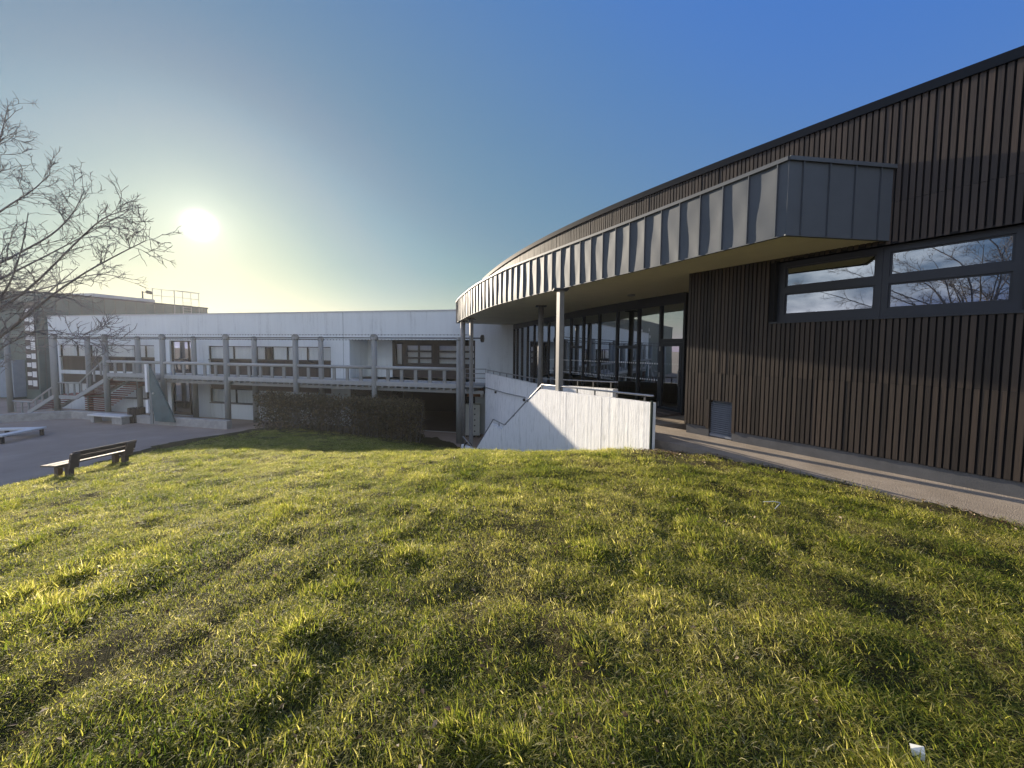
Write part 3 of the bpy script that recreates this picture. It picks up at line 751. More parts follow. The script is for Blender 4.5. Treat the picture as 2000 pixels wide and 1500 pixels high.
def frail():
    m = MB(); P = [sw(fp[0][0]+.0, .065, fp[0][1]+h), sw(fp[1][0]+.05, .09, fp[1][1]+h), sw(fp[2][0]-.05, .09, fp[2][1]+h+.03), sw(fp[3][0]+.05, .09, fp[3][1]+h+.03), sw(fp[4][0]+.2, .09, fp[4][1]+h-.14)]
    rail(m, P); m.build_split('handrail', M['steel'], sf, smooth=True)
    b = MB()
    for a in (.25, 1.1, 1.9, 2.65, 3.5, 4.5, 5.5, 6.6, 7.3, 8.0, 9.0, 10.0):
        z = float(np.interp(a, [p[0] for p in fp], [p[1] for p in fp]))
        if a < fp[4][0]: b.bar(sw(a, .09, z-.02), sw(a, .09, z+h), .012, .05, up=(WF_D[0], WF_D[1], 0))
    b.build_split('rail_bracket', M['anthracite'], sf)
frail()
# dark end post on the corner of the wall
m = MB(); m.hexa([sw(-.03, -.004, -.4), sw(-.002, -.004, -.4), sw(-.002, .04, -.4), sw(-.03, .04, -.4), sw(-.03, -.004, 1.12), sw(-.002, -.004, 1.12), sw(-.002, .04, 1.12), sw(-.03, .04, 1.12)])
m.build('end_post', M['darkgreen'], sf)

BD = 1.53
p0, p1, p2 = swl(1197, 760, BD), swl(1040, 749, BD), swl(948, 728, BD)
bp = [p0, p1, p2]
sb = thing('stair_wall', 'white concrete wall on the far side of the stairs, carrying a grey column', 'wall', sw(6, BD, -1))
wall_slab('wall', bp, lambda a: -3.3, BD, BD+.18, sb, joints=[swa(1030, BD)[0], swa(1006, BD)[0]])
m = MB(); rail(m, [sw(p0[0]-.1, BD+.09, p0[1]+.2), sw(p1[0], BD+.09, p1[1]+.2), sw(p2[0], BD+.09, p2[1]+.14)]); m.build_split('handrail', M['steel'], sb, smooth=True)
m = MB()
for a in np.arange(p0[0]+.2, p2[0], .85):
    z = float(np.interp(a, [p[0] for p in bp], [p[1] for p in bp])); m.bar(sw(a, BD+.09, z-.02), sw(a, BD+.09, z+.18), .012, .05, up=(WF_D[0], WF_D[1], 0))
m.build_split('rail_bracket', M['anthracite'], sb)
m = MB(); q0, q1 = swl(1029, 776, BD), swl(946, 755, BD)
rail(m, [sw(q1[0], BD-.07, q1[1]), sw((q0[0]*.6+q1[0]*.4), BD-.07, q0[1]*.6+q1[1]*.4-.04), sw(q0[0], BD-.07, q0[1])], .02); m.build('wall_rail', M['steel'], sb, smooth=True)
m = MB()
for px, py in ((969, 766), (1025, 781)):
    a, z = swl(px, py, BD); m.tube([sw(a, BD-.07, z), sw(a, BD+.01, z)], .06, 14)
m.build_split('rail_knob', M['black'], sb)  # round bracket knobs of the wall rail
# stairs
st = MB(); zt = lambda a: float(np.interp(a, [p[0] for p in fp], [p[1]-1.0 for p in fp]))
a = fp[1][0]
n = 11; L1 = fp[2][0]-fp[1][0]
for i in range(n):
    a0 = fp[1][0]+L1*i/n; a1 = fp[1][0]+L1*(i+1)/n; z = -.05+(fp[2][1]-1.0+.05)*(i+1)/n
    st.hexa([sw(a0, .19, -3.3), sw(a1, .19, -3.3), sw(a1, BD-.01, -3.3), sw(a0, BD-.01, -3.3), sw(a0, .19, z), sw(a1, .19, z), sw(a1, BD-.01, z), sw(a0, BD-.01, z)])
st.hexa([sw(fp[2][0], .19, -3.3), sw(fp[3][0], .19, -3.3), sw(fp[3][0], BD-.01, -3.3), sw(fp[2][0], BD-.01, -3.3), sw(fp[2][0], .19, fp[2][1]-1), sw(fp[3][0], .19, fp[2][1]-1), sw(fp[3][0], BD-.01, fp[2][1]-1), sw(fp[2][0], BD-.01, fp[2][1]-1)])
n = 7; L2 = fp[4][0]-fp[3][0]
for i in range(n):
    a0 = fp[3][0]+L2*i/n; a1 = fp[3][0]+L2*(i+1)/n; z = fp[2][1]-1+(-3.12-(fp[2][1]-1))*(i+1)/n
    st.hexa([sw(a0, .19, -3.3), sw(a1, .19, -3.3), sw(a1, BD-.01, -3.3), sw(a0, BD-.01, -3.3), sw(a0, .19, z), sw(a1, .19, z), sw(a1, BD-.01, z), sw(a0, BD-.01, z)])
tag(st.build('stairs', M['concrete']), 'grey concrete stairs descending between the two white stair walls', 'stairs')
# low white wall with a bent rail and a black hose ring at the foot of the stairs
lw = thing('low_wall', 'small white end wall with black ring at the foot of the stairs', 'wall', gY(908, 878, 17.6))
m = MB(); c = gY(908, 870, 17.6); c2 = gY(935, 884, 16.9); dv = Vector((c2.x-c.x, c2.y-c.y, 0))
m.bar((c.x-.15, c.y+.08, -2.85), (c2.x, c2.y, -2.95), .16, .95); m.build('wall', M['white_conc'], lw)
m = MB(); cc = gY(914, 873, 17.45)
m.tube([cc+Vector((math.cos(t)*.17, 0, math.sin(t)*.2)) for t in np.linspace(0, 2*math.pi, 25)], .035, 8, cap=False); m.build('ring', M['black'], lw, smooth=True)
m = MB(); rail(m, [gY(904, 852, 17.5), gY(927, 879, 17.2)], .022); m.build_split('handrail', M['steel'], lw, smooth=True)

# ------------------------------------------------------------------ old white building
FO = np.array([0, 22.75]); FE = np.array([.9737, -.2278]); FN = np.array([-.2278, -.9737])
def fpnt(u, w, z): p = FO+FE*u+FN*w; return Vector((p[0], p[1], z))
def fu(px, w=0.0, py=700):
    q = gP(px, py, FO+FN*w, FN); return float((np.array([q.x, q.y])-FO-FN*w) @ FE), q.z
def fbox(m, u0, u1, w0, w1, z0, z1):
    m.hexa([fpnt(u0, w1, z0), fpnt(u1, w1, z0), fpnt(u1, w0, z0), fpnt(u0, w0, z0), fpnt(u0, w1, z1), fpnt(u1, w1, z1), fpnt(u1, w0, z1), fpnt(u0, w0, z1)])
GZ0 = -3.15
old = thing('school_building', 'long white two-storey school building behind the timber gallery', 'building', fpnt(-15, 0, GZ0))
UL, UR = fu(97)[0], fu(1012)[0]+2.5
ZR = 4.42
def old_building():
    H = []          # holes (u0,u1,z0,z1)
    up = [(fu(118)[0], fu(302)[0]), (fu(408)[0], fu(646)[0])]
    zw = dict(top=2.07, sill=1.12, pan=0.0, lt=-.28, lg=-1.0, ls=-2.03)
    for u0, u1 in up:
        H.append((u0, u1, .02, zw['top'])); H.append((u0, u1, zw['ls'], zw['lt']))
    d0, d1 = fu(332)[0], fu(381)[0]
    H.append((d0, d1, .02, 2.45)); H.append((d0, d1, GZ0+.02, -.28))
    r0, r1 = fu(683)[0], fu(928)[0]
    H.append((r0, r1, .02, 2.58)); H.append((r0, r1, GZ0+.02, -.28))
    us = sorted(set([UL, UR]+[x for h_ in H for x in h_[:2]])); zs = sorted(set([GZ0-.2, ZR-.08]+[x for h_ in H for x in h_[2:]]))
    m = MB()
    for a, b in zip(us[:-1], us[1:]):
        for c, d in zip(zs[:-1], zs[1:]):
            mu, mz = (a+b)/2, (c+d)/2
            if any(h_[0] < mu < h_[1] and h_[2] < mz < h_[3] for h_ in H): continue
            m.quad(fpnt(a, 0, c), fpnt(b, 0, c), fpnt(b, 0, d), fpnt(a, 0, d))
    for (a, b, c, d), dep in zip(H, (.22, .22, .22, .22, .25, .25, 2.0, 7.0)):
        m.quad(fpnt(a, 0, c), fpnt(a, 0, d), fpnt(a, -dep, d), fpnt(a, -dep, c)); m.quad(fpnt(b, 0, d), fpnt(b, 0, c), fpnt(b, -dep, c), fpnt(b, -dep, d))
        m.quad(fpnt(a, 0, d), fpnt(b, 0, d), fpnt(b, -dep, d), fpnt(a, -dep, d)); 
        if dep < 1: m.quad(fpnt(a, 0, c), fpnt(a, -dep, c), fpnt(b, -dep, c), fpnt(b, 0, c))
    # ends, back and roof
    D = 12
    m.quad(fpnt(UL, 0, GZ0-.2), fpnt(UL, 0, ZR-.08), fpnt(UL, -D, ZR-.08), fpnt(UL, -D, GZ0-.2)); m.quad(fpnt(UR, 0, ZR-.08), fpnt(UR, 0, GZ0-.2), fpnt(UR, -D, GZ0-.2), fpnt(UR, -D, ZR-.08))
    m.quad(fpnt(UL, -D, GZ0-.2), fpnt(UL, -D, ZR-.08), fpnt(UR, -D, ZR-.08), fpnt(UR, -D, GZ0-.2))
    m.build('wall', M['white_render'], old)
    m = MB(); fbox(m, UL-.03, UR, -D, .03, ZR-.08, ZR); m.build('roof_edge', M['roof_edge'], old)
    m = MB()
    for px in (671,): u = fu(px)[0]; fbox(m, u-.012, u+.012, 0, .003, -.2, ZR-.08)
    m.build_split('panel_joint', M['gym_wall'], old)
    # windows: dark frame and panel, glass, curtains behind it
    def window(u0, u1, z0, z1, mull, sp0=None, sp1=None, gap=None):
        f = MB(); t = .05
        fbox(f, u0, u1, -.14, -.05, z0, z0+t); fbox(f, u0, u1, -.14, -.05, z1-t, z1)
        for u in [u0+t/2]+mull+[u1-t/2]: fbox(f, u-t/2, u+t/2, -.14, -.05, z0+t, z1-t)
        w = f.build('window', M['brown_frame'], old)
        q = MB(); fbox(q, u0+.01, u1-.01, -.085, -.078, z0+.01, z1-.01); q.build('pane', M['glass_far'], w)
        edges = [u0]+mull+[u1]
        q = MB()
        for a, b in zip(edges[:-1], edges[1:]):
            if gap and gap[0] < (a+b)/2 < gap[1]: continue
            nn = 14
            vs = []
            for i in range(nn*2+1):
                uu = a+.03+(b-a-.06)*i/(nn*2); dd = -.155+.013*math.sin(i*1.7+a)
                vs += [fpnt(uu, dd, z0), fpnt(uu, dd, z1)]
            q.add(vs, [(2*i, 2*i+2, 2*i+3, 2*i+1) for i in range(nn*2)])
        q.build_split('curtain', M['curtain'], w)
        q = MB(); fbox(q, u0-.02, u1+.02, -.3, -.29, z0, z1); q.build('room_screen', M['interior'], w) if False else None
        return w
    UM = lambda *pxs: [fu(p)[0] for p in pxs]
    window(up[0][0], up[0][1], zw['sill'], zw['top'], UM(150, 176, 207, 262, 283))
    window(up[1][0], up[1][1], zw['sill'], zw['top'], UM(455, 500, 517, 531, 560, 599, 628), gap=(fu(517)[0], fu(531)[0]))
    window(up[0][0], up[0][1], zw['ls'], zw['lg'], UM(150, 176, 207, 262, 283))
    window(up[1][0], up[1][1], zw['ls'], zw['lg'], UM(457, 500, 545, 599))
    for u0, u1 in up:
        m = MB(); k = u0
        while k < u1-.02:
            fbox(m, k+.004, min(k+.14, u1), -.14, -.12, .03, zw['sill']-.03); k += .144
        fbox(m, u0, u1, -.2, -.13, .02, zw['sill']); m.build('spandrel_panel', M['brown_panel'], old)
        m = MB(); fbox(m, u0, u1, -.2, -.11, zw['lg'], zw['lt']); m.build('spandrel_panel', M['brown_panel'], old)
    m = MB()
    for u0, u1 in up: fbox(m, u0-.03, u1+.03, -.1, .05, zw['sill']-.05, zw['sill']-.002); fbox(m, u0-.03, u1+.03, -.1, .05, zw['ls']-.05, zw['ls']-.002)
    m.build_split('window_sill', M['brown_frame'], old)
    for z0, z1 in ((.03, 2.45), (GZ0+.03, -.28)):
        f = MB(); a, b, s = d0, d1, fu(364)[0]
        for u in (a, s, b-.08): fbox(f, u, u+.08, -.22, -.12, z0, z1)
        fbox(f, a+.08, s, -.21, -.12, z1-.1, z1); fbox(f, a+.08, s, -.21, -.12, z0, z0+.25); fbox(f, s+.08, b-.08, -.21, -.12, z0, z0+.12); fbox(f, s+.08, b-.08, -.21, -.12, z1-.1, z1); fbox(f, a+.08, s, -.2, -.13, z0+.95, z0+1.05)
        dr = f.build('door', M['brown_frame'], old)
        q = MB(); fbox(q, a+.08, b-.08, -.18, -.17, z0+.1, z1-.1); q.build('pane', M['glass'], dr)
        q = MB(); fbox(q, s-.05, s-.02, -.12, -.06, z0+1.0, z0+1.15); q.build('handle', M['steel'], dr)
        q = MB(); fbox(q, a, b, -.9, -.88, z0, z1); q.build('lobby_wall', M['brown_panel'], old)
    # upper recess: pale back wall, then brown window front
    m = MB(); um = fu(768, -2.0)[0]; m.quad(fpnt(r0, -2, 0), fpnt(um, -2, 0), fpnt(um, -2, 2.58), fpnt(r0, -2, 2.58)); m.build('recess_wall', M['white_render'], old)
    f = MB()
    fbox(f, um, r1, -2.0, -1.9, .02, .92); fbox(f, um, r1, -2.0, -1.9, 2.33, 2.58)
    P = [fu(p, -1.9)[0] for p in (772, 776, 787, 793, 818, 822, 845, 855, 893, 897, 928)]
    for a, b in ((um, P[0]), (P[2], P[3]), (P[6], P[7])): fbox(f, a, b, -2.0, -1.9, .92, 2.33)
    rf = f.build('timber_front', M['brown_panel'], old)
    f = MB()
    for a, b, mid in ((P[0], P[2], []), (P[3], P[6], [P[4]]), (P[7], P[10], [P[8]])):
        for u in [a+.03]+mid+[b-.03]: fbox(f, u-.05, u+.05, -1.97, -1.88, .92, 2.33)
        if mid or True:
            for z in (.97, 1.38, 1.83, 2.28):
                if b-a > 1: fbox(f, a, b, -1.965, -1.885, z-.06, z+.06)
    w = f.build('window', M['brown_frame'], old)
    q = MB(); fbox(q, P[0], P[10], -1.95, -1.94, .95, 2.3); q.build('pane', M['glass_far'], w)
    q = MB(); fbox(q, P[0], P[10], -2.25, -2.2, .95, 2.3); q.build('blind', M['curtain'], w)
    # dark undercroft with its rear wall and ceiling
    m = MB(); fbox(m, r0, r1, -7.05, -7, GZ0, -.28); m.build('undercroft_wall', M['membrane'], old)
    m = MB(); fbox(m, r0-.1, r0+.0, -6.9, -.05, GZ0, -.3); fbox(m, r1, r1+.1, -6.9, -.05, GZ0, -.3); fbox(m, r0, r1, -7, -.02, -.34, -.29); fbox(m, r0, r1, -7, -.1, GZ0+.0, GZ0+.03); m.build('undercroft_lining', M['brown_panel'], old)
old_building()

# ------------------------------------------------------------------ timber gallery
W1, W2 = 2.386, .63
gal = thing('timber_gallery', 'raised grey timber gallery on log posts along the white building', 'gallery', fpnt(-12, W1, GZ0))
row1 = [15, 107, 206, 318, 442, 577.5, 731, 897]; row2 = [103, 172, 270, 379, 497, 627]
UG0 = fu(212, W1)[0]; UG1 = fu(906, W1)[0]; UDK = fu(943, W1)[0]
def gallery():
    U1 = [fu(p, W1)[0] for p in row1]; U2 = [fu(p, W2)[0] for p in row2]
    for us, w, zt, hr in ((U1, W1, 2.62, .225), (U2, W2, 2.56, .20)):
        for k, u in enumerate(us):
            last = (w == W1 and k == len(us)-1)
            m = MB(); m.tube([fpnt(u, w, GZ0), fpnt(u, w, -.2), fpnt(u, w, zt+.05)], [.17, .165, .155], 14)
            p = m.build('post', M['post_wood'], gal); p.data.polygons.foreach_set('use_smooth', [len(f.vertices) == 4 for f in p.data.polygons])
            if not last:
                m = MB(); ln = .10 if w == W1 else .09
                m.tube([fpnt(u, w-ln, zt), fpnt(u, w-ln+.03, zt), fpnt(u, w+ln-.03, zt), fpnt(u, w+ln, zt)], [hr*.86, hr, hr, hr*.86], 18)
                m.build('post_head', M['post_wood'], p, smooth=False)
    # tie rods between the heads, with small beaded wires above and below
    for us, w, zt in ((U1, W1, 2.62), (U2, W2, 2.56)):
        m = MB(); ends = us+([fu(942, W1)[0]] if w == W1 else [])
        m.tube([fpnt(u, w, zt) for u in ends], .034, 8); m.build('tie_rod', M['anthracite'], gal)
    m = MB()
    for dz in (.17, -.12):
        a, b = U1[0], U1[-1]+.8
        m.tube([fpnt(a, W1+.16, 2.62+dz), fpnt(b, W1+.16, 2.62+dz)], .009, 5)
        u = a
        while u < b: m.bar(fpnt(u, W1+.16, 2.62+dz-.028), fpnt(u, W1+.16, 2.62+dz+.028), .03, .03); u += .21
    m.build('beaded_wire', M['anthracite'], gal)
    m = MB(); ue = fu(942, W1)[0]; m.tube([fpnt(ue-.06, W1, 2.6), fpnt(ue+.06, W1, 2.6)], .2, 8); m.build('tie_plate', M['anthracite'], gal)
    # deck, edge beam, joists, rail, balusters
    m = MB(); w = .02
    while w < W1-.1: fbox(m, UG0-.2, UDK, w, w+.135, -.06, 0); w += .145
    m.build('deck', M['gallery_wood'], gal)
    segs = [u for u in U1 if u > UG0-2]
    m = MB()
    for a, b in zip(segs[:-1], segs[1:]): fbox(m, a+.15, b-.15, W1-.08, W1+.08, -.14, .13)
    m.build('edge_beam', M['gallery_wood'], gal, bevel=.03)
    m = MB()
    for a, b in zip(segs[:-1], segs[1:]): m.tube([fpnt(a+.14, W1, .92), fpnt(b-.14, W1, .92)], .095, 12)
    m.build('top_rail', M['gallery_wood'], gal, smooth=True)
    for a, b in zip(segs[:-1], segs[1:]):
        k = max(2, round((b-a)/.84))
        for i in range(1, k):
            u = a+(b-a)*i/k
            m = MB(); fbox(m, u-.095, u+.095, W1-.035, W1+.035, .13, .86); m.build_split('baluster', M['post_wood'], gal)
    m = MB(); u = UG0
    while u < UDK-.1: fbox(m, u-.04, u+.04, .05, W1+.12, -.24, -.10 if False else -.141); u += .42
    m.build_split('joist', M['gallery_wood'], gal)
    m = MB(); fbox(m, UG0, UDK, W2-.1, W2+.1, -.5, -.245); fbox(m, UG0, UDK, W1-.35, W1-.2, -.42, -.245); m.build_split('beam', M['gallery_wood'], gal)
    # end railing towards the stairs
    m = MB(); a, b = UG1+.05, fu(950, W1-.2)[0]
    for z in (.45, .7, .95): m.tube([fpnt(a, W1-.05, z), fpnt(b, W1-.2, z)], .02, 8)
    for u in (a, b): m.tube([fpnt(u, W1-.1, -.05), fpnt(u, W1-.1, .95)], .02, 8)
    m.build('end_railing', M['steel'], gal, smooth=True)
gallery()
# timber stair up to the gallery
stt = thing('timber_staircase', 'timber staircase with open risers climbing to the gallery on the left', 'staircase', fpnt(fu(110, W1)[0], 1.5, GZ0))
def tstairs():
    w0, w1 = W2+.2, W1-.05
    f = lambda px, py, w=w1: fu(px, w, py)
    A, B, Cc, D, Ee = f(20, 806), f(62, 806), f(104, 778), f(146, 795), f(206, 738)
    ub0, ul0, ul1, ut = f(66, 800)[0], f(106, 778)[0], f(150, 790)[0], f(218, 735)[0]
    zl = f(112, 747)[1]-.95; zb = GZ0
    m = MB()
    for w in (w0, w1):
        m.bar(fpnt(ub0-.6, w, zb+.05), fpnt(ul0, w, zl-.1), .09, .26); m.bar(fpnt(ul0, w, zl-.1), fpnt(ul1, w, zl-.1), .088, .262); m.bar(fpnt(ul1, w, zl-.1), fpnt(ut, w, -.1), .09, .26)
    m.build_split('stringer', M['gallery_wood'], stt)
    m = MB(); nn = 8
    for i in range(nn):
        u = ub0-.6+(ul0-ub0+.6)*(i+.6)/nn; z = zb+.12+(zl-zb-.1)*(i+.7)/nn; fbox(m, u-.16, u+.16, w0+.06, w1-.06, z, z+.05)
    fbox(m, ul0, ul1, w0+.06, w1-.06, zl-.04, zl+.02); nn = 13
    for i in range(nn):
        u = ul1+(ut-ul1)*(i+.5)/nn; z = zl+.05+(0-zl-.05)*(i+.6)/nn; fbox(m, u-.16, u+.16, w0+.06, w1-.06, z, z+.05); fbox(m, u+.1, u+.14, w0+.06, w1-.06, z-.1, z-.04)
    m.build_split('tread', M['red_wood'], stt)
    # slatted screen under the stair
    m = MB(); z = GZ0+.15
    us = f(112, 800)[0]
    while z < -.35:
        ulim = float(np.interp(z, [zl-.25, -.3], [ul1, ut]))
        ustart = us if z < zl-.3 else max(us, ulim-.0)
        uend = float(np.interp(z, [GZ0, -.3], [f(146, 800)[0], f(250, 745)[0]]))
        a_ = us if z < zl-.25 else ulim+.2
        if uend > a_+.1: fbox(m, a_, uend, w0-.1, w0-.06, z, z+.085)
        z += .16
    m.build('slatted_screen', M['red_wood'], stt)
    m = MB(); w = w1
    P = [f(22, 783), f(62, 785), f(103, 755)]; Q = [f(112, 747), f(155, 748), f(203, 703)]
    for pts in (P, Q): m.tube([fpnt(u, w, z) for u, z in pts], .06, 10)
    m.build_split('handrail', M['gallery_wood'], stt, smooth=True)
    m = MB()
    for pts, nb in ((P, 6), (Q, 7)):
        uu = [p[0] for p in pts]; zz = [p[1] for p in pts]
        for i in range(nb):
            u = uu[0]+(uu[-1]-uu[0])*(i+.5)/nb; zt = float(np.interp(u, uu, zz)); fbox(m, u-.07, u+.07, w-.03, w+.03, max(GZ0, zt-.88), zt-.03)
    m.build_split('baluster', M['post_wood'], stt)
tstairs()

# objects below and around the gallery
lk = thing('locker', 'cream locker with five dark holes standing under the gallery end', 'locker', gY(922, 851, 22.6))
lk_Y = 22.3
def locker():
    a = gY(909, 851, lk_Y); b = gY(937, 851, lk_Y); x0, x1 = a.x, b.x; z0, z1 = GZ0+.12, gY(920, 790, lk_Y).z
    m = MB(); xm = x0+(x1-x0)*.5; m.box(x0, xm-.01, lk_Y, lk_Y+.5, z0, z1); m.box(xm+.01, x1, lk_Y-.02, lk_Y+.5, z0, z1)
    m.box(xm-.01, xm+.01, lk_Y+.02, lk_Y+.5, z0, z1)
    m.build('body', M['locker'], lk, bevel=.01)
    m = MB()
    for x in (x0+.06, xm-.06, xm+.08, x1-.06): m.box(x-.03, x+.03, lk_Y+.05, lk_Y+.4, GZ0, z0)
    m.build_split('foot', M['black'], lk)
    m = MB()
    for i in range(5):
        z = z1-.25-i*.33; x = xm+(x1-xm)*.3; m.tube([(x, lk_Y-.024, z), (x, lk_Y, z)], .045, 10)
    m.build('hole', M['black'], lk)
locker()
m = MB(); a = gY(912, 757, 22.0); b = gY(944, 775, 22.0); m.box(a.x, b.x, 22.0, 22.2, b.z, a.z-.02)
ob = tag(m.build('timber_fascia', M['orange_wood'], bevel=.01), 'orange-brown timber board under the gallery end above the locker', 'board')
m = MB(); a = gY(938.5, 766, 21.96); b = gY(944, 776, 21.96); m.box(a.x, b.x, 21.86, 21.995, b.z, a.z)
tag(m.build('junction_box', M['white_clean'], bevel=.01), 'small white box fixed to the orange-brown board', 'box')

# low retaining wall along the gallery
lw2 = MB()
ua, ub_ = fu(141, 2.7)[0], fu(446, 2.7)[0]
fbox(lw2, ua, ub_, 2.58, 2.95, GZ0-.1, -2.62)
pl = gZ(-60, 829, GZ0); pc = fpnt(ua, 2.76, 0)
lw2.bar((pl.x, pl.y, -2.93), (pc.x, pc.y, -2.93), .37, .66)
tag(lw2.build('low_wall', M['concrete'], bevel=.02), 'low grey concrete wall running along the foot of the gallery', 'wall')

# teal climbing panel
cp = thing('climbing_panel', 'tall teal triangular panel with white edge standing under the gallery', 'panel', fpnt(fu(310, 2.9)[0], 2.0, GZ0))
def climbing():
    w = 3.1
    pts = [fu(290, w, 714), fu(335, w, 808), (fu(335, w)[0], -2.9), (fu(297, w)[0], -2.9), fu(293, w, 760)]
    poly = [(p[0], p[1]) for p in pts]
    m = MB(); n = len(poly)
    m.add([fpnt(u, w, z) for u, z in poly]+[fpnt(u, w-.1, z) for u, z in poly], [tuple(range(n-1, -1, -1)), tuple(range(n, 2*n))]+[(i, (i+1) % n, n+(i+1) % n, n+i) for i in range(n)])
    m.build('panel', M['teal'], cp)
    m = MB(); u, z0 = fu(287, w, 766); _, z1 = fu(287, w, 711); fbox(m, u-.11, u+.09, w-.1, w+.02, z0, z1); u, z0 = fu(288, w, 806); _, z1 = fu(288, w, 781); fbox(m, u-.1, u+.12, w-.1, w+.02, z0, z1); m.build('white_edge', M['white_clean'], cp)
    m = MB(); u, _ = fu(292, w, 770); fbox(m, u-.2, u+.05, w-.14, w-.102, GZ0, .6); m.build('support_post', M['post_wood'], cp)
    m = MB(); c = fu(301, w, 768); p = fpnt(c[0], w+.03, c[1]); m.tube([p, p+Vector((FN[0]*.06, FN[1]*.06, 0))], .06, 10); m.build('hold', M['locker'], cp)
climbing()

# concrete bench with white top
cb = thing('concrete_bench', 'concrete bench with white slab top in front of the gallery', 'bench', gZ(212, 820, GZ0))
def cbench():
    w = 3.4; u0, u1 = fu(177, w)[0], fu(243, w)[0]
    m = MB(); fbox(m, u0, u1, w-.3, w+.35, -2.68, -2.58); m.build('top', M['stone_top'], cb, bevel=.015)
    for a in (u0+.1, u1-1.0):
        m = MB(); fbox(m, a, a+(.35 if a < u1-1.5 else .9), w-.2, w+.25, GZ0, -2.681); m.build('leg', M['concrete'], cb, bevel=.02)
cbench()
# slatted litter bin
lb = thing('litter_bin', 'round dark slatted litter bin beside the white-topped concrete bench', 'bin', gZ(259, 828, GZ0))
def litter():
    c = gZ(259, 826, GZ0); c = Vector((c.x, c.y+.3, GZ0)); r = .43; H = .98
    m = MB(); m.tube([c+Vector((0, 0, .05)), c+Vector((0, 0, H-.06))], r-.05, 24); m.build('liner', M['black'], lb, smooth=False)
    m = MB()
    for i in range(24):
        t = 2*math.pi*i/24; d = Vector((math.cos(t), math.sin(t), 0)); s = Vector((-d.y, d.x, 0))
        p = c+d*r
        m.hexa([p-s*.045-d*.02, p+s*.045-d*.02, p+s*.045+d*.02, p-s*.045+d*.02]+[q+Vector((0, 0, H)) for q in (p-s*.045-d*.02, p+s*.045-d*.02, p+s*.045+d*.02, p-s*.045+d*.02)])
    m.build('slat', M['brown_panel'], lb)
    m = MB()
    for z in (.2, .8): m.tube([c+Vector((math.cos(t)*(r-.028), math.sin(t)*(r-.028), z)) for t in np.linspace(0, 2*math.pi, 25)], .015, 6, cap=False)
    m.build('hoop', M['anthracite'], lb)
litter()
# square ring bench at the left
rb = thing('ring_bench', 'low square ring bench with pale slab top on short dark legs', 'bench', gZ(20, 862, GZ0))
def ringbench():
    a = gZ(51, 858, GZ0); c = Vector((a.x, a.y, 0)); ex = Vector((.985, .17, 0)); ey = Vector((-.17, .985, 0))
    L, Wd, z1 = 3.6, 2.3, GZ0+.47
    P = lambda x, y, z: c+ex*x+ey*y+Vector((0, 0, z))
    def bx(m, x0, x1, y0, y1, z0, z1): m.hexa([P(x0, y0, z0), P(x1, y0, z0), P(x1, y1, z0), P(x0, y1, z0), P(x0, y0, z1), P(x1, y0, z1), P(x1, y1, z1), P(x0, y1, z1)])
    m = MB(); t = .5
    bx(m, -L, 0, -Wd/2, -Wd/2+t, z1-.09, z1); bx(m, -L, 0, Wd/2-t, Wd/2, z1-.09, z1); bx(m, -t, 0, -Wd/2+t+.004, Wd/2-t-.004, z1-.09, z1); bx(m, -L, -L+t, -Wd/2+t+.004, Wd/2-t-.004, z1-.09, z1)
    m.build('top', M['stone_top'], rb, bevel=.01)
    for x, y in ((-.14, -Wd/2+.14), (-.14, Wd/2-.14), (-L/2, -Wd/2+.14), (-L/2, Wd/2-.14), (-L+.14, -Wd/2+.14), (-L+.14, Wd/2-.14)):
        m = MB(); bx(m, x-.06, x+.06, y-.06, y+.06, GZ0, z1-.092); m.build_split('leg', M['brown_frame'], rb)
ringbench()
# park bench seen from behind
def drop(px, py):
    z = -.3
    for _ in range(40): p = gZ(px, py, z); z = z*.5+.5*float(terr(p.x, p.y))
    return gZ(px, py, z)
def parkbench():
    a = drop(139, 930); b = drop(247, 903); zb = max(GZ0, min(a.z, b.z))
    print('bench legs', a, b, (a-b).length)
    pb = thing('park_bench', 'weathered wooden park bench seen from behind at the lawn edge', 'bench', a)
    ex = Vector((b.x-a.x, b.y-a.y, 0)); LL = ex.length; ex.normalize(); ey = Vector((-ex.y, ex.x, 0))
    if ey.x > 0: ey = -ey           # front of the bench: towards the courtyard
    sl = (b.z-a.z)/LL; k = LL/1.55   # size follows the distance between its legs
    k = min(1.0, max(.7, k)); x0 = -.34*k; L = LL+.66*k; c = Vector((a.x, a.y, a.z))-ex*.0
    P = lambda x, y, z: c+ex*x+ey*(y*k)+Vector((0, 0, z*k*.86+sl*x))
    def bx(m, x0, x1, y0, y1, z0, z1, lean=0): m.hexa([P(x0, y0, z0), P(x1, y0, z0), P(x1, y1, z0), P(x0, y1, z0), P(x0, y0-lean, z1), P(x1, y0-lean, z1), P(x1, y1-lean, z1), P(x0, y1-lean, z1)])
    m = MB(); bx(m, x0, x0+L, .02, .24, .40, .45); bx(m, x0, x0+L, .255, .48, .40, .45); m.build('seat', M['seat_wood'], pb, bevel=.01)
    m = MB(); bx(m, x0+.25, x0+L-.05, -.06, -.02, .50, .655, .03); bx(m, x0+.25, x0+L-.05, -.095, -.055, .662, .82, .035); m.build('backrest', M['bench_wood'], pb, bevel=.01)
    for x in (0, LL):
        m = MB(); bx(m, x-.05, x+.05, -.04, .42, .30, .395); bx(m, x-.05, x+.05, -.02, .11, -.15, .30); bx(m, x-.05, x+.05, .31, .42, -.15, .30)
        m.hexa([P(x-.09, -.10, .28), P(x+.09, -.10, .28), P(x+.09, -.045, .28), P(x-.09, -.045, .28), P(x-.09, -.20, .78), P(x+.09, -.20, .78), P(x+.09, -.135, .78), P(x-.09, -.135, .78)])
        m.build('leg', M['bench_wood'], pb)
parkbench()

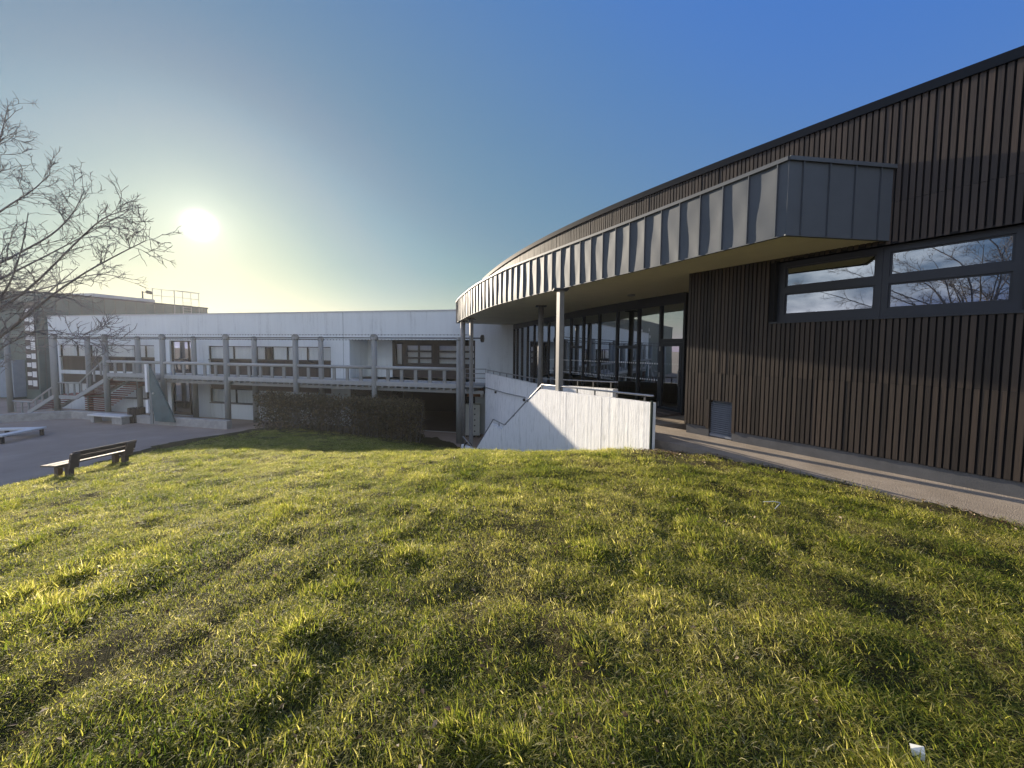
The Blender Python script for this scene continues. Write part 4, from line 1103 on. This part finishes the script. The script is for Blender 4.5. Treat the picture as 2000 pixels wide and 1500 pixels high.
# ------------------------------------------------------------------ hedge
hd = thing('hedge', 'clipped brown winter hedge in front of the gallery', 'hedge', (-9.5, 20.4, -2.7))
H0, H1 = Vector((-14.25, 21.7, 0)), Vector((-4.55, 19.1, 0))
def hedge():
    L = (H1-H0).length; e = (H1-H0)/L; n = Vector((e.y, -e.x, 0)); 
    pts = []
    v, f, ti = [], [], []
    zt = lambda x: -.56-.03*x/L+.035*math.sin(x*2.1)+.03*math.sin(x*5.3+1)+.02*math.sin(x*13)+(random.random()**6)*.22
    for i in range(24000):
        x = random.uniform(0, L); k = random.random()
        sp = .0
        y = random.gauss(0, .34) if k > .5 else random.choice((-1, 1))*random.uniform(.25, .5)
        y = max(-.52, min(.52, y))
        p = H0+e*x+n*y
        gz = float(np.interp(x, [0, L], [-2.62, -2.74]))
        hh = zt(x)-gz
        t = random.random()**.8
        if t < .2 and random.random() < .35: continue
        # thinner patches where the wall behind shows through
        if x < L*.68 and .12 < t < .75 and math.sin(x*5.1)+math.sin(x*2.3+1)+.6*math.sin(x*11) > .1 and random.random() < .55: continue
        z = gz+.12+t*(hh-.12)+random.gauss(0, .025)
        s = random.uniform(.04, .085)
        a = Vector((random.gauss(0, 1), random.gauss(0, 1), random.gauss(0, 1))).normalized(); b = a.cross(Vector((random.gauss(0, 1), random.gauss(0, 1), random.gauss(0, 1)))).normalized()
        q = Vector((p.x, p.y, z)); o = len(v)
        v += [q-a*s, q+b*s*.45, q+a*s, q-b*s*.45]; f.append((o, o+1, o+2, o+3)); ti.append(min(1, max(0, random.gauss(.5, .25))))
    me = bpy.data.meshes.new('foliage'); me.from_pydata([tuple(x) for x in v], [], f); me.materials.append(M['hedge_leaf'])
    at = me.attributes.new('tint', 'FLOAT', 'FACE'); at.data.foreach_set('value', ti)
    o = bpy.data.objects.new('foliage', me); C.objects.link(o); put(o, hd)
    m = MB()
    for i in range(90):
        x = L*(i+random.uniform(.2, .8))/90; y = random.uniform(-.25, .25); p = H0+e*x+n*y; gz = float(np.interp(x, [0, L], [-2.75, -2.85]))
        q = Vector((p.x, p.y, gz)); pts = [q]
        for k in range(5): q = q+Vector((random.gauss(0, .05), random.gauss(0, .05), .42)); pts.append(q)
        m.tube(pts, [.024, .02, .016, .012, .009, .006], 4)
        for k in range(7):
            b = pts[random.randint(0, 3)].lerp(pts[4], random.random()*.5); m.tube([b, b+e*random.gauss(0, .28)+n*random.gauss(0, .2)+Vector((0, 0, random.uniform(.12, .45)))], [.008, .003], 3)
    m.build('stem', M['bark'], hd)
hedge()

# ------------------------------------------------------------------ sports hall behind
gym = thing('sports_hall', 'large dark sports hall rising behind the white building', 'building', (-45, 38, GZ0))
def sports():
    k = gZ(68, 568, 7.05); e = gZ(405, 601, 7.05); A = Vector((k.x, k.y, 0)); Bq = Vector((e.x, e.y, 0))
    print('gym', A, Bq)
    d = (Bq-A).normalized(); fr = Vector((-.985, .17, 0)) if True else None
    L = (Bq-A).length
    def P(a, b, z): return A+d*a+fr*b+Vector((0, 0, z))
    def bx(m, a0, a1, b0, b1, z0, z1): m.hexa([P(a0, b0, z0), P(a0, b1, z0), P(a1, b1, z0), P(a1, b0, z0), P(a0, b0, z1), P(a0, b1, z1), P(a1, b1, z1), P(a1, b0, z1)])
    m = MB(); bx(m, 0, L, 0, 26, GZ0, 6.9); m.build('wall', M['gym_wall'], gym)
    m = MB(); bx(m, -.08, L+.05, -.08, 26, 6.901, 7.05); m.build('roof_edge', M['anthracite'], gym)
    m = MB(); u = gZ(180, 575, 7.3); ua = (Vector((u.x, u.y, 0))-A).dot(d); bx(m, ua, ua+5.5, .3, 8, 7.051, 7.42); m.build('roof_upstand', M['roof_edge'], gym)
    m = MB(); bx(m, L-.2, L+3.2, .1, 20, GZ0, 6.35); m.build_split('lower_wing', M['gym_side'], gym)
    # cladding ribs on the long side
    m = MB(); a = .4
    while a < L-.2: bx(m, a, a+.06, -.03, -.001, GZ0, 6.88); a += .9
    for z in (1.2, 3.9): bx(m, 0, L, -.045, -.031, z, z+.05)
    m.build('cladding_rib', M['gym_side'], gym)
    # window strip with posters, pale panel, letters on the front
    m = MB(); bx(m, -.03, -.001, .2, 1.5, -2.2, 6.0); m.build('window', M['brown_frame'], gym)
    m = MB()
    for i in range(9):
        z = -1.9+i*.86; bx(m, -.045, -.031, .3, .8, z, z+random.uniform(.4, .75)); bx(m, -.045, -.031, .9, 1.4, z+.1, z+random.uniform(.35, .7))
    m.build_split('poster', M['curtain'], gym)
    m = MB(); bx(m, -.8, -.75, 1.7, 4.4, -2.9, .6); bx(m, -.75, -.02, 1.7, 1.8, -2.9, .6); bx(m, -.75, -.02, 4.3, 4.4, -2.9, .6); m.build('entrance_panel', M['pale_blue'], gym)
    for txt, b, z, s in (('B', 6.2, 5.3, .8), ('RUS', 7.1, 4.1, .75)):
        cu = bpy.data.curves.new('lettering', 'FONT'); cu.body = txt; cu.size = s; cu.extrude = .01; cu.materials.append(M['curtain'])
        tmp = bpy.data.objects.new('lettering_curve', cu); me = bpy.data.meshes.new_from_object(tmp); bpy.data.objects.remove(tmp); o = bpy.data.objects.new('lettering', me); C.objects.link(o)
        x = -fr; n = Vector((x.y, -x.x, 0)); o.matrix_world = Matrix(((x.x, 0, n.x, 0), (x.y, 0, n.y, 0), (0, 1, 0, 0), (0, 0, 0, 1))); o.matrix_world.translation = P(-.03, b, z); put(o, gym)
    # roof ladder with safety cage
    lad = thing('roof_ladder', 'grey roof access ladder cage on the dark sports hall', 'ladder', P(L*.75, 0, 6.5))
    u0 = (Vector(gZ(337, 590, 7.05))-A).dot(d); u1 = (Vector(gZ(368, 600, 7.05))-A).dot(d)
    m = MB(); n = 5
    for i in range(n+1):
        a = u0+(u1-u0)*i/n
        m.tube([P(a, -.05 if i > 1 else .5, 5.2 if i > 1 else 7.05), P(a, -.05 if i > 1 else .5, 8.75)], .045 if i in (0, 2) else .03, 6)
    for z in (8.7, 7.95):
        m.tube([P(u0, .5, z), P(u0+(u1-u0)*.2, .5, z), P(u0+(u1-u0)*.4, -.05, z), P(u1, -.05, z)], .03, 6)
        if z > 8.5: m.tube([P(u0+(u1-u0)*.4+1.0*math.sin(t)*0+(u1-u0)*.3*(1-math.cos(t)), -.05-.8*math.sin(t), z) for t in np.linspace(0, math.pi, 9)], .03, 6)
    for i in range(8): m.tube([P(u0+(u1-u0)*.6, -.07, 5.3+i*.3), P(u0+(u1-u0)*.8, -.07, 5.3+i*.3)], .02, 5)
    o = m.build('cage', M['steel'], lad)
    # lamp on the roof edge
    lp = thing('lamp_post', 'small dark lamp post standing on the sports hall roof', 'lamp', gZ(295, 589, 7.05))
    ul = (Vector(gZ(295, 589, 7.05))-A).dot(d); m = MB(); m.tube([P(ul, .5, 7.0), P(ul, .5, 8.25)], .07, 8); m.tube([P(ul, .5, 8.15), P(ul+.4, .5, 8.2)], .04, 6); m.build('pole', M['anthracite'], lp)
    m = MB(); m.tube([P(ul+.3, .5, 8.2), P(ul+.45, .5, 8.22), P(ul+.8, .5, 8.18), P(ul+.95, .5, 8.15)], [.08, .2, .2, .06], 10); m.build('lamp_head', M['anthracite'], lp)
sports()

# ------------------------------------------------------------------ bare trees
def grow(m, pts, r0, r1, depth, dens, rnd, lmax):
    """tube along pts, then side shoots"""
    n = len(pts); rad = [r0+(r1-r0)*(i/(n-1))**.8 for i in range(n)]
    m.tube(pts, rad, 7 if r0 > .05 else (5 if r0 > .018 else 3), cap=False)
    if depth <= 0: return
    L = sum((pts[i+1]-pts[i]).length for i in range(n-1))
    k = int(L*dens)
    for i in range(k):
        t = rnd.uniform(.12, 1)**.85*(n-1); a = int(min(t, n-2)); p = pts[a].lerp(pts[a+1], t-a); d = (pts[a+1]-pts[a]).normalized()
        rr = rad[a]
        side = d.cross(Vector((rnd.gauss(0, 1), rnd.gauss(0, 1), rnd.gauss(0, 1)))).normalized()
        nd = (d*rnd.uniform(.5, .9)+side*rnd.uniform(.5, 1.0)+Vector((0, 0, .12))).normalized()
        ln = lmax*rnd.uniform(.35, 1)*(1-.45*t/(n-1))
        q = [p]; st_ = 4 if depth > 1 else 3
        for j in range(st_):
            nd = (nd+Vector((rnd.gauss(0, .22), rnd.gauss(0, .22), rnd.gauss(0.02, .2)))).normalized(); q.append(q[-1]+nd*ln/st_)
        grow(m, q, max(.0055, min(rr*.6, .014*depth)), .0036 if depth <= 1 else .005, depth-1, {3: 7.5, 2: 12.0, 1: 10.0}.get(depth, 7), rnd, {3: .66, 2: .34, 1: .2}.get(depth, .3))
def tree_mesh(base, guides, nrand, rnd, height):
    m = MB(); t = MB()
    fork = base+Vector((.1, 0, 2.4))
    t.tube([base-Vector((0, 0, .3)), base+Vector((0, 0, .05)), base+Vector((.03, 0, .6)), fork], [.36, .27, .22, .19], 12)
    for g_ in guides:
        pts = [fork]+g_; dense = []
        for a, b in zip(pts[:-1], pts[1:]):
            for i in range(4): dense.append(a.lerp(b, i/4))
        dense.append(pts[-1])
        # smooth the polyline
        for _ in range(2): dense = [dense[0]]+[(dense[i-1]+dense[i]*2+dense[i+1])/4 for i in range(1, len(dense)-1)]+[dense[-1]]
        low = min(q.z for q in dense[4:]) < 2.0 and dense[-1].z < 3
        grow(m, dense, .018 if low else .04, .007, 3, 3.2, rnd, 1.15)
    for i in range(nrand):
        an = rnd.uniform(math.radians(60), math.radians(330)); el = rnd.uniform(.45, 1.3); d = Vector((math.cos(an)*math.cos(el), math.sin(an)*math.cos(el), math.sin(el))); L = rnd.uniform(.55, .85)*height*.8
        pts = [fork]
        for j in range(7): d = (d+Vector((rnd.gauss(0, .12), rnd.gauss(0, .12), rnd.gauss(.03, .1)))).normalized(); pts.append(pts[-1]+d*L/7)
        grow(m, pts, .06, .008, 3, 1.5, rnd, 1.3)
    return t, m
def trees():
    rnd = random.Random(11)
    bx_, by_ = -14.4, 9.2; base = Vector((bx_, by_, float(terr(bx_, by_))))
    def gl(*pp): return [gY(x, y, Y) for x, y, Y in pp]
    guides = [gl((-60, 640, 9.3), (55, 568, 9.2), (149, 473, 9.0), (200, 425, 8.8), (252, 408, 8.6)),
              gl((-40, 690, 8.9), (50, 618, 8.6), (104, 574, 8.4), (166, 532, 8.2), (240, 492, 8.0), (285, 470, 7.8)),
              gl((-70, 590, 9.6), (0, 545, 9.8), (80, 505, 10.), (149, 469, 10.2), (240, 418, 10.4)),
              gl((-90, 560, 9.0), (0, 514, 9.2), (104, 459, 9.3), (145, 415, 9.3), (165, 372, 9.3)),
              gl((-110, 500, 9.5), (0, 412, 9.6), (65, 372, 9.7), (92, 345, 9.7)),
              gl((-130, 480, 10.), (-20, 330, 10.), (4, 260, 10.), (16, 205, 10.)),
              gl((-60, 720, 8.6), (20, 668, 8.2), (90, 640, 7.9), (160, 660, 7.7), (215, 690, 7.6)),
              gl((-80, 620, 10.), (0, 585, 10.4), (100, 560, 10.7), (190, 532, 11.), (255, 545, 11.2)),
              gl((-100, 660, 9.), (-20, 600, 8.8), (18, 560, 8.7), (45, 480, 8.6), (55, 415, 8.6))]
    t, m = tree_mesh(base, guides, 9, rnd, 8)
    tr = thing('bare_tree', 'bare winter tree whose twigs reach in front of the sports hall at far left', 'tree', base)
    t.build('trunk', M['bark'], tr, smooth=True); crown = m.build('crown', M['bark'], tr)
    print('tree verts', len(m.v))
    # its neighbours behind the photographer, seen only mirrored in the windows
    def copy(loc, rz, sc, label):
        r = bpy.data.objects.new('bare_tree', None); C.objects.link(r); r.location = loc; r.rotation_euler = (0, 0, rz); r.scale = (sc,)*3; tag(r, label, 'tree', 'bare trees of the school lawn')
        for ch in tr.children:
            c = ch.copy(); C.objects.link(c); c.parent = r; c.matrix_parent_inverse = Matrix.Translation(-base) @ Matrix.Identity(4)
            c.matrix_basis = Matrix.Identity(4)
    tr['group'] = 'bare trees of the school lawn'
    copy((-13.5, -4.5, float(terr(-13.5, -4.5))), 2.4, 1.15, 'bare winter tree behind the lawn mirrored in the upper windows of the timber wall')
    copy((-20, -11, -1.4), .9, 1.2, 'second bare winter tree farther behind the lawn, mirrored beside the first')
trees()

# ------------------------------------------------------------------ grass
def grass():
    protos = bpy.data.collections.new('grass_tufts')
    for k in range(14):
        lush = 8 <= k < 12; flat = k in (0, 1); weed = k >= 12
        nb = 34 if not lush else 60
        v, f, ti = [], [], []
        for i in range(nb):
            rr = .10*math.sqrt(random.random()) if not lush else .05*math.sqrt(random.random()); th = random.uniform(0, 6.28); p = Vector((math.cos(th)*rr, math.sin(th)*rr, -.012))
            if lush: az = th+random.gauss(0, .6); lean = random.uniform(.3, 1.3); ln = random.uniform(.035, .08)
            else: az = random.uniform(0, 6.28); lean = random.uniform(.4, 1.5); ln = random.uniform(.022, .062)
            if flat: lean = random.uniform(.9, 1.5); ln *= 1.15
            w = random.uniform(.0014, .0026)*(1.1 if lush else 1)
            if weed:
                if i > 11: break
                rr = .03*random.random(); p = Vector((math.cos(th)*rr, math.sin(th)*rr, -.004)); az = i*2.4+random.uniform(-.3, .3); lean = random.uniform(1.0, 1.5); ln = random.uniform(.03, .06); w = random.uniform(.006, .010)
            tn = min(1, max(0, random.gauss(.22 if weed else .40 if not flat else .62, .17)))
            if random.random() < .14 and not weed: tn = random.uniform(.75, .95); lean += .3
            d = Vector((math.cos(az), math.sin(az), 0)); s = Vector((-d.y, d.x, 0)); tw = random.uniform(-.6, .6)
            o = len(v); q = p.copy(); el = math.pi/2-lean*.45; 
            for j in range(4):
                ww = (w*(1-(j/3)**2*.9) if not weed else w*(.35, 1.0, .9)[j]) if j < 3 else 0
                sd = (s*math.cos(tw)+Vector((0, 0, 1)).cross(s)*math.sin(tw))
                if j < 3: v += [q-sd*ww, q+sd*ww]
                else: v += [q.copy()]
                el -= lean*.42; q = q+(d*math.cos(el)+Vector((0, 0, math.sin(el))))*ln/3
            f += [(o, o+1, o+3, o+2), (o+2, o+3, o+5, o+4), (o+4, o+5, o+6)]; ti += [tn]*3
        me = bpy.data.meshes.new('grass_tuft'); me.from_pydata([tuple(x) for x in v], [], f); me.materials.append(M['grass'])
        at = me.attributes.new('tint', 'FLOAT', 'FACE'); at.data.foreach_set('value', ti)
        me.polygons.foreach_set('use_smooth', [True]*len(me.polygons))
        protos.objects.link(bpy.data.objects.new('grass_tuft_%02d' % k, me))
    # scatter points over the lawn, dense close to the path of sight and thinner with distance
    zones = [(.6, 3.2, 1150, 1.0), (3.2, 6, 800, 1.1), (6, 10, 480, 1.25), (10, 15, 260, 1.45), (15, 24, 110, 1.8)]
    PX, PY, SC = [], [], []
    for r0, r1, dn, sc in zones:
        ang = math.radians(72); n = int(dn*ang*(r1*r1-r0*r0))
        r = np.sqrt(rng.uniform(r0*r0, r1*r1, n)); a = rng.uniform(-ang, ang, n)
        PX.append(r*np.sin(a)); PY.append(r*np.cos(a)); SC.append(np.full(n, sc))
    # sparse grass on the rest of the lawn around and behind the camera
    n = 5000; PX.append(rng.uniform(-16, 6, n)); PY.append(rng.uniform(-10, .8, n)); SC.append(np.full(n, 1.5))
    x = np.concatenate(PX); y = np.concatenate(PY); sc = np.concatenate(SC)
    q = (x-B0[0])*WN[0]+(y-B0[1])*WN[1]; s = (x-B0[0])*WD[0]+(y-B0[1])*WD[1]
    edge = .05*wav(x, y, 6, 1)
    ok = (q < -1.21+edge*.6) | (s > 1.2)
    fw = (x-WF0[0])*WF_N[0]+(y-WF0[1])*WF_N[1]
    ok &= (fw < -.02) | (y < 7.25)
    z = ground_z(x, y)
    ok &= z > GZ0+.03
    hb = (x-H0.x)*(H1-H0).normalized().y-(y-H0.y)*(H1-H0).normalized().x     # in front of the hedge
    ok &= ((y-H0.y)-(x-H0.x)*(H1.y-H0.y)/(H1.x-H0.x) < -.1)
    ok &= (x < -1.7) | (y < 17.5)
    # bare patches
    pn = wav(x, y, 1.9, 2)*.6+wav(x, y, 5.3, 0)*.5
    pn = pn+.3*wav(x, y, 14., 1); bare = (pn > np.where(y < 5, .74, .80)) & (rng.random(len(x)) < .55)
    near_path = np.clip(1-np.abs(q+1.2)/.7, 0, 1)*(s < 1.4)
    bare |= (near_path+.35*wav(x, y, 4, 2) > .55) & (rng.random(len(x)) < .8)
    corner = np.hypot(x-2.75, y-6.6); bare |= (corner < 1.1) & (rng.random(len(x)) < .7)
    hedge_bare = (y-H0.y)-(x-H0.x)*(H1.y-H0.y)/(H1.x-H0.x); bare |= (hedge_bare > -1.3) & (rng.random(len(x)) < .7)
    bare |= (x < -8) & (z < GZ0+.25) & (rng.random(len(x)) < .75)
    ok &= ~bare
    x, y, z, sc, pn = x[ok], y[ok], z[ok], sc[ok], pn[ok]; n = len(x)
    t1 = wav(x, y, 3.1, 1); t2 = wav(x, y, 8.5, 2)
    t3 = wav(x, y, 16., 0); lush = (t1*.4+t2*.5+t3*.5 > .55) & (rng.random(n) < .6)
    pid = np.where(lush, rng.integers(8, 12, n), rng.integers(0, 8, n))
    weeds = (wav(x, y, 4.4, 0)*.6+wav(x, y, 11., 1)*.5 > .5) & (rng.random(n) < .22) & (y < 9)
    pid = np.where(weeds, rng.integers(12, 14, n), pid)
    size = sc*(.85+.28*np.clip(t1, -1, 1)+rng.uniform(-.15, .2, n)); size = np.where(lush, size*1.05, size)*(1+.2*np.clip(t3, -1, 1))
    dry = .12*wav(x, y, 1.2, 0)+.15*wav(x, y, 4.5, 2)+rng.normal(0, .06, n)+np.where(lush, .02, 0)+.05
    # normals of the ground for tilting the tufts
    h = .05; gx = (ground_z(x+h, y)-ground_z(x-h, y))/(2*h); gy = (ground_z(x, y+h)-ground_z(x, y-h))/(2*h)
    rot = np.stack([np.arctan(gy)+rng.normal(0, .12, n), -np.arctan(gx)+rng.normal(0, .12, n), rng.uniform(0, 6.283, n)], 1)
    me = bpy.data.meshes.new('grass'); me.vertices.add(n)
    me.vertices.foreach_set('co', np.stack([x, y, z], 1).astype(np.float32).ravel())
    for nm, ty, val in (('pid', 'INT', pid.astype(np.int32)), ('scl', 'FLOAT', size.astype(np.float32)), ('dry', 'FLOAT', dry.astype(np.float32))):
        a = me.attributes.new(nm, ty, 'POINT'); a.data.foreach_set('value', val)
    a = me.attributes.new('rot', 'FLOAT_VECTOR', 'POINT'); a.data.foreach_set('vector', rot.astype(np.float32).ravel())
    o = bpy.data.objects.new('grass', me); C.objects.link(o); o['kind'] = 'stuff'; o['label'] = 'tufty olive green winter grass covering the sloping lawn'; o['category'] = 'grass'
    ng = bpy.data.node_groups.new('scatter_grass', 'GeometryNodeTree')
    ng.interface.new_socket('Geometry', in_out='INPUT', socket_type='NodeSocketGeometry'); ng.interface.new_socket('Geometry', in_out='OUTPUT', socket_type='NodeSocketGeometry')
    gi = ng.nodes.new('NodeGroupInput'); go = ng.nodes.new('NodeGroupOutput'); iop = ng.nodes.new('GeometryNodeInstanceOnPoints'); ci = ng.nodes.new('GeometryNodeCollectionInfo')
    ci.inputs['Collection'].default_value = protos; ci.inputs['Separate Children'].default_value = True; ci.inputs['Reset Children'].default_value = True
    iop.inputs['Pick Instance'].default_value = True
    def na(nm, ty):
        nd = ng.nodes.new('GeometryNodeInputNamedAttribute'); nd.data_type = ty; nd.inputs[0].default_value = nm
        return next(s_ for s_ in nd.outputs if s_.enabled and s_.name == 'Attribute')
    L = ng.links.new
    L(gi.outputs[0], iop.inputs['Points']); L(ci.outputs[0], iop.inputs['Instance']); L(na('pid', 'INT'), iop.inputs['Instance Index'])
    e2r = ng.nodes.new('FunctionNodeEulerToRotation'); L(na('rot', 'FLOAT_VECTOR'), e2r.inputs[0]); L(e2r.outputs[0], iop.inputs['Rotation'])
    L(na('scl', 'FLOAT'), iop.inputs['Scale']); L(iop.outputs[0], go.inputs[0])
    md = o.modifiers.new('scatter', 'NODES'); md.node_group = ng
    print('grass tufts', n)
grass()

# leaf litter by the wall corner and along the path edge
def litter_leaves():
    v, f, ti = [], [], []
    def leaf(x, y, z, sc=1.0):
        s = random.uniform(.010, .024)*sc; a = Vector((random.gauss(0, 1), random.gauss(0, 1), random.gauss(0, .5))).normalized(); b = a.cross(Vector((random.gauss(0, .4), random.gauss(0, .4), 1))).normalized(); q = Vector((x, y, z+random.uniform(.004, .03))); o = len(v)
        v.extend([q-a*s, q-a*s*.2+b*s*.55+Vector((0, 0, s*.3)), q+a*s, q-a*s*.2-b*s*.55+Vector((0, 0, s*.2))]); f.append((o, o+1, o+2, o+3)); ti.append(random.random())
    for i in range(900):
        a = random.gauss(0, .55); b = random.gauss(0, .35); x, y = 2.75+b-a*.35, 6.75+a*.6; 
        if (x-WF0[0])*WF_N[0]+(y-WF0[1])*WF_N[1] > -.05 and y > 7.25: continue
        leaf(x, y, float(ground_z(x, y)))
    for i in range(700):
        s = random.uniform(-6, .4); d = -1.25-abs(random.gauss(0, .18)); p = wp(s, d, 0); leaf(p.x, p.y, float(ground_z(p.x, p.y)))
    for i in range(1100):
        r = random.uniform(1.2, 9)**1.0; a = random.uniform(-.95, .75); x, y = r*math.sin(a), r*math.cos(a)
        if (x-B0[0])*WN[0]+(y-B0[1])*WN[1] > -1.3: continue
        leaf(x, y, float(ground_z(x, y))+.008, .7+.06*r)
    for i in range(500):
        t = random.random(); p = H0.lerp(H1, t); x, y = p.x+random.gauss(0, .5), p.y-.7+random.gauss(0, .5); leaf(x, y, float(ground_z(x, y)))
    me = bpy.data.meshes.new('leaf_litter'); me.from_pydata([tuple(q) for q in v], [], f); me.materials.append(M['litter'])
    at = me.attributes.new('tint', 'FLOAT', 'FACE'); at.data.foreach_set('value', ti)
    o = bpy.data.objects.new('leaf_litter', me); C.objects.link(o); o['kind'] = 'stuff'; o['label'] = 'dead leaves gathered along the path edge and wall corner'; o['category'] = 'leaves'
litter_leaves()
def bits():
    a, b, c = drop(1490, 991), drop(1524, 993), drop(1513, 1003); m = MB(); up = Vector((0, 0, .06))
    m.tube([a+up, a.lerp(b, .6)+up*1.2, b+up, b.lerp(c, .5)+up*.9, c+up*.8], [.003, .0045, .005, .0045, .003], 6)
    tag(m.build('dry_stalk', M['locker'], smooth=True), 'pale bent dry stalk lying on the grass near the path', 'stalk')
    p = drop(1790, 1484); m = MB(); up = Vector((0, 0, .045))
    w, l = .011, .02; e = Vector((.8, -.6, 0)); n = Vector((.6, .8, .08))
    m.add([p+up-e*l-n*w, p+up+e*l-n*w, p+up+e*l+n*w+Vector((0, 0, .012)), p+up-e*l+n*w, p+up-n*w*1.6-e*l*.8-Vector((0, 0, .02)), p+up-n*w*1.7+e*l*.9-Vector((0, 0, .024))], [(0, 1, 2, 3), (0, 4, 5, 1)])
    o = m.build('paper_scrap', M['locker']); s = o.modifiers.new('thick', 'SOLIDIFY'); s.thickness = .002
    tag(o, 'crumpled white paper scrap in the grass at the lower right', 'litter')
bits()

# ------------------------------------------------------------------ thin haze volume, added to stand in for glare towards the sun
def haze():
    m = MB(); m.box(-75, 40, -30, 75, -4.6, 9.6)
    mt = bpy.data.materials.new('thin_haze'); mt.use_nodes = True; t = mt.node_tree; t.nodes.clear()
    out = t.nodes.new('ShaderNodeOutputMaterial'); v = t.nodes.new('ShaderNodeVolumePrincipled')
    v.inputs['Color'].default_value = (.95, .97, 1, 1); v.inputs['Density'].default_value = .00045; v.inputs['Anisotropy'].default_value = .62
    t.links.new(v.outputs[0], out.inputs['Volume'])
    o = m.build('haze', mt); o['kind'] = 'stuff'; o['label'] = 'thin pale haze added as a veil of glare towards the sun'; o['category'] = 'haze'
haze()
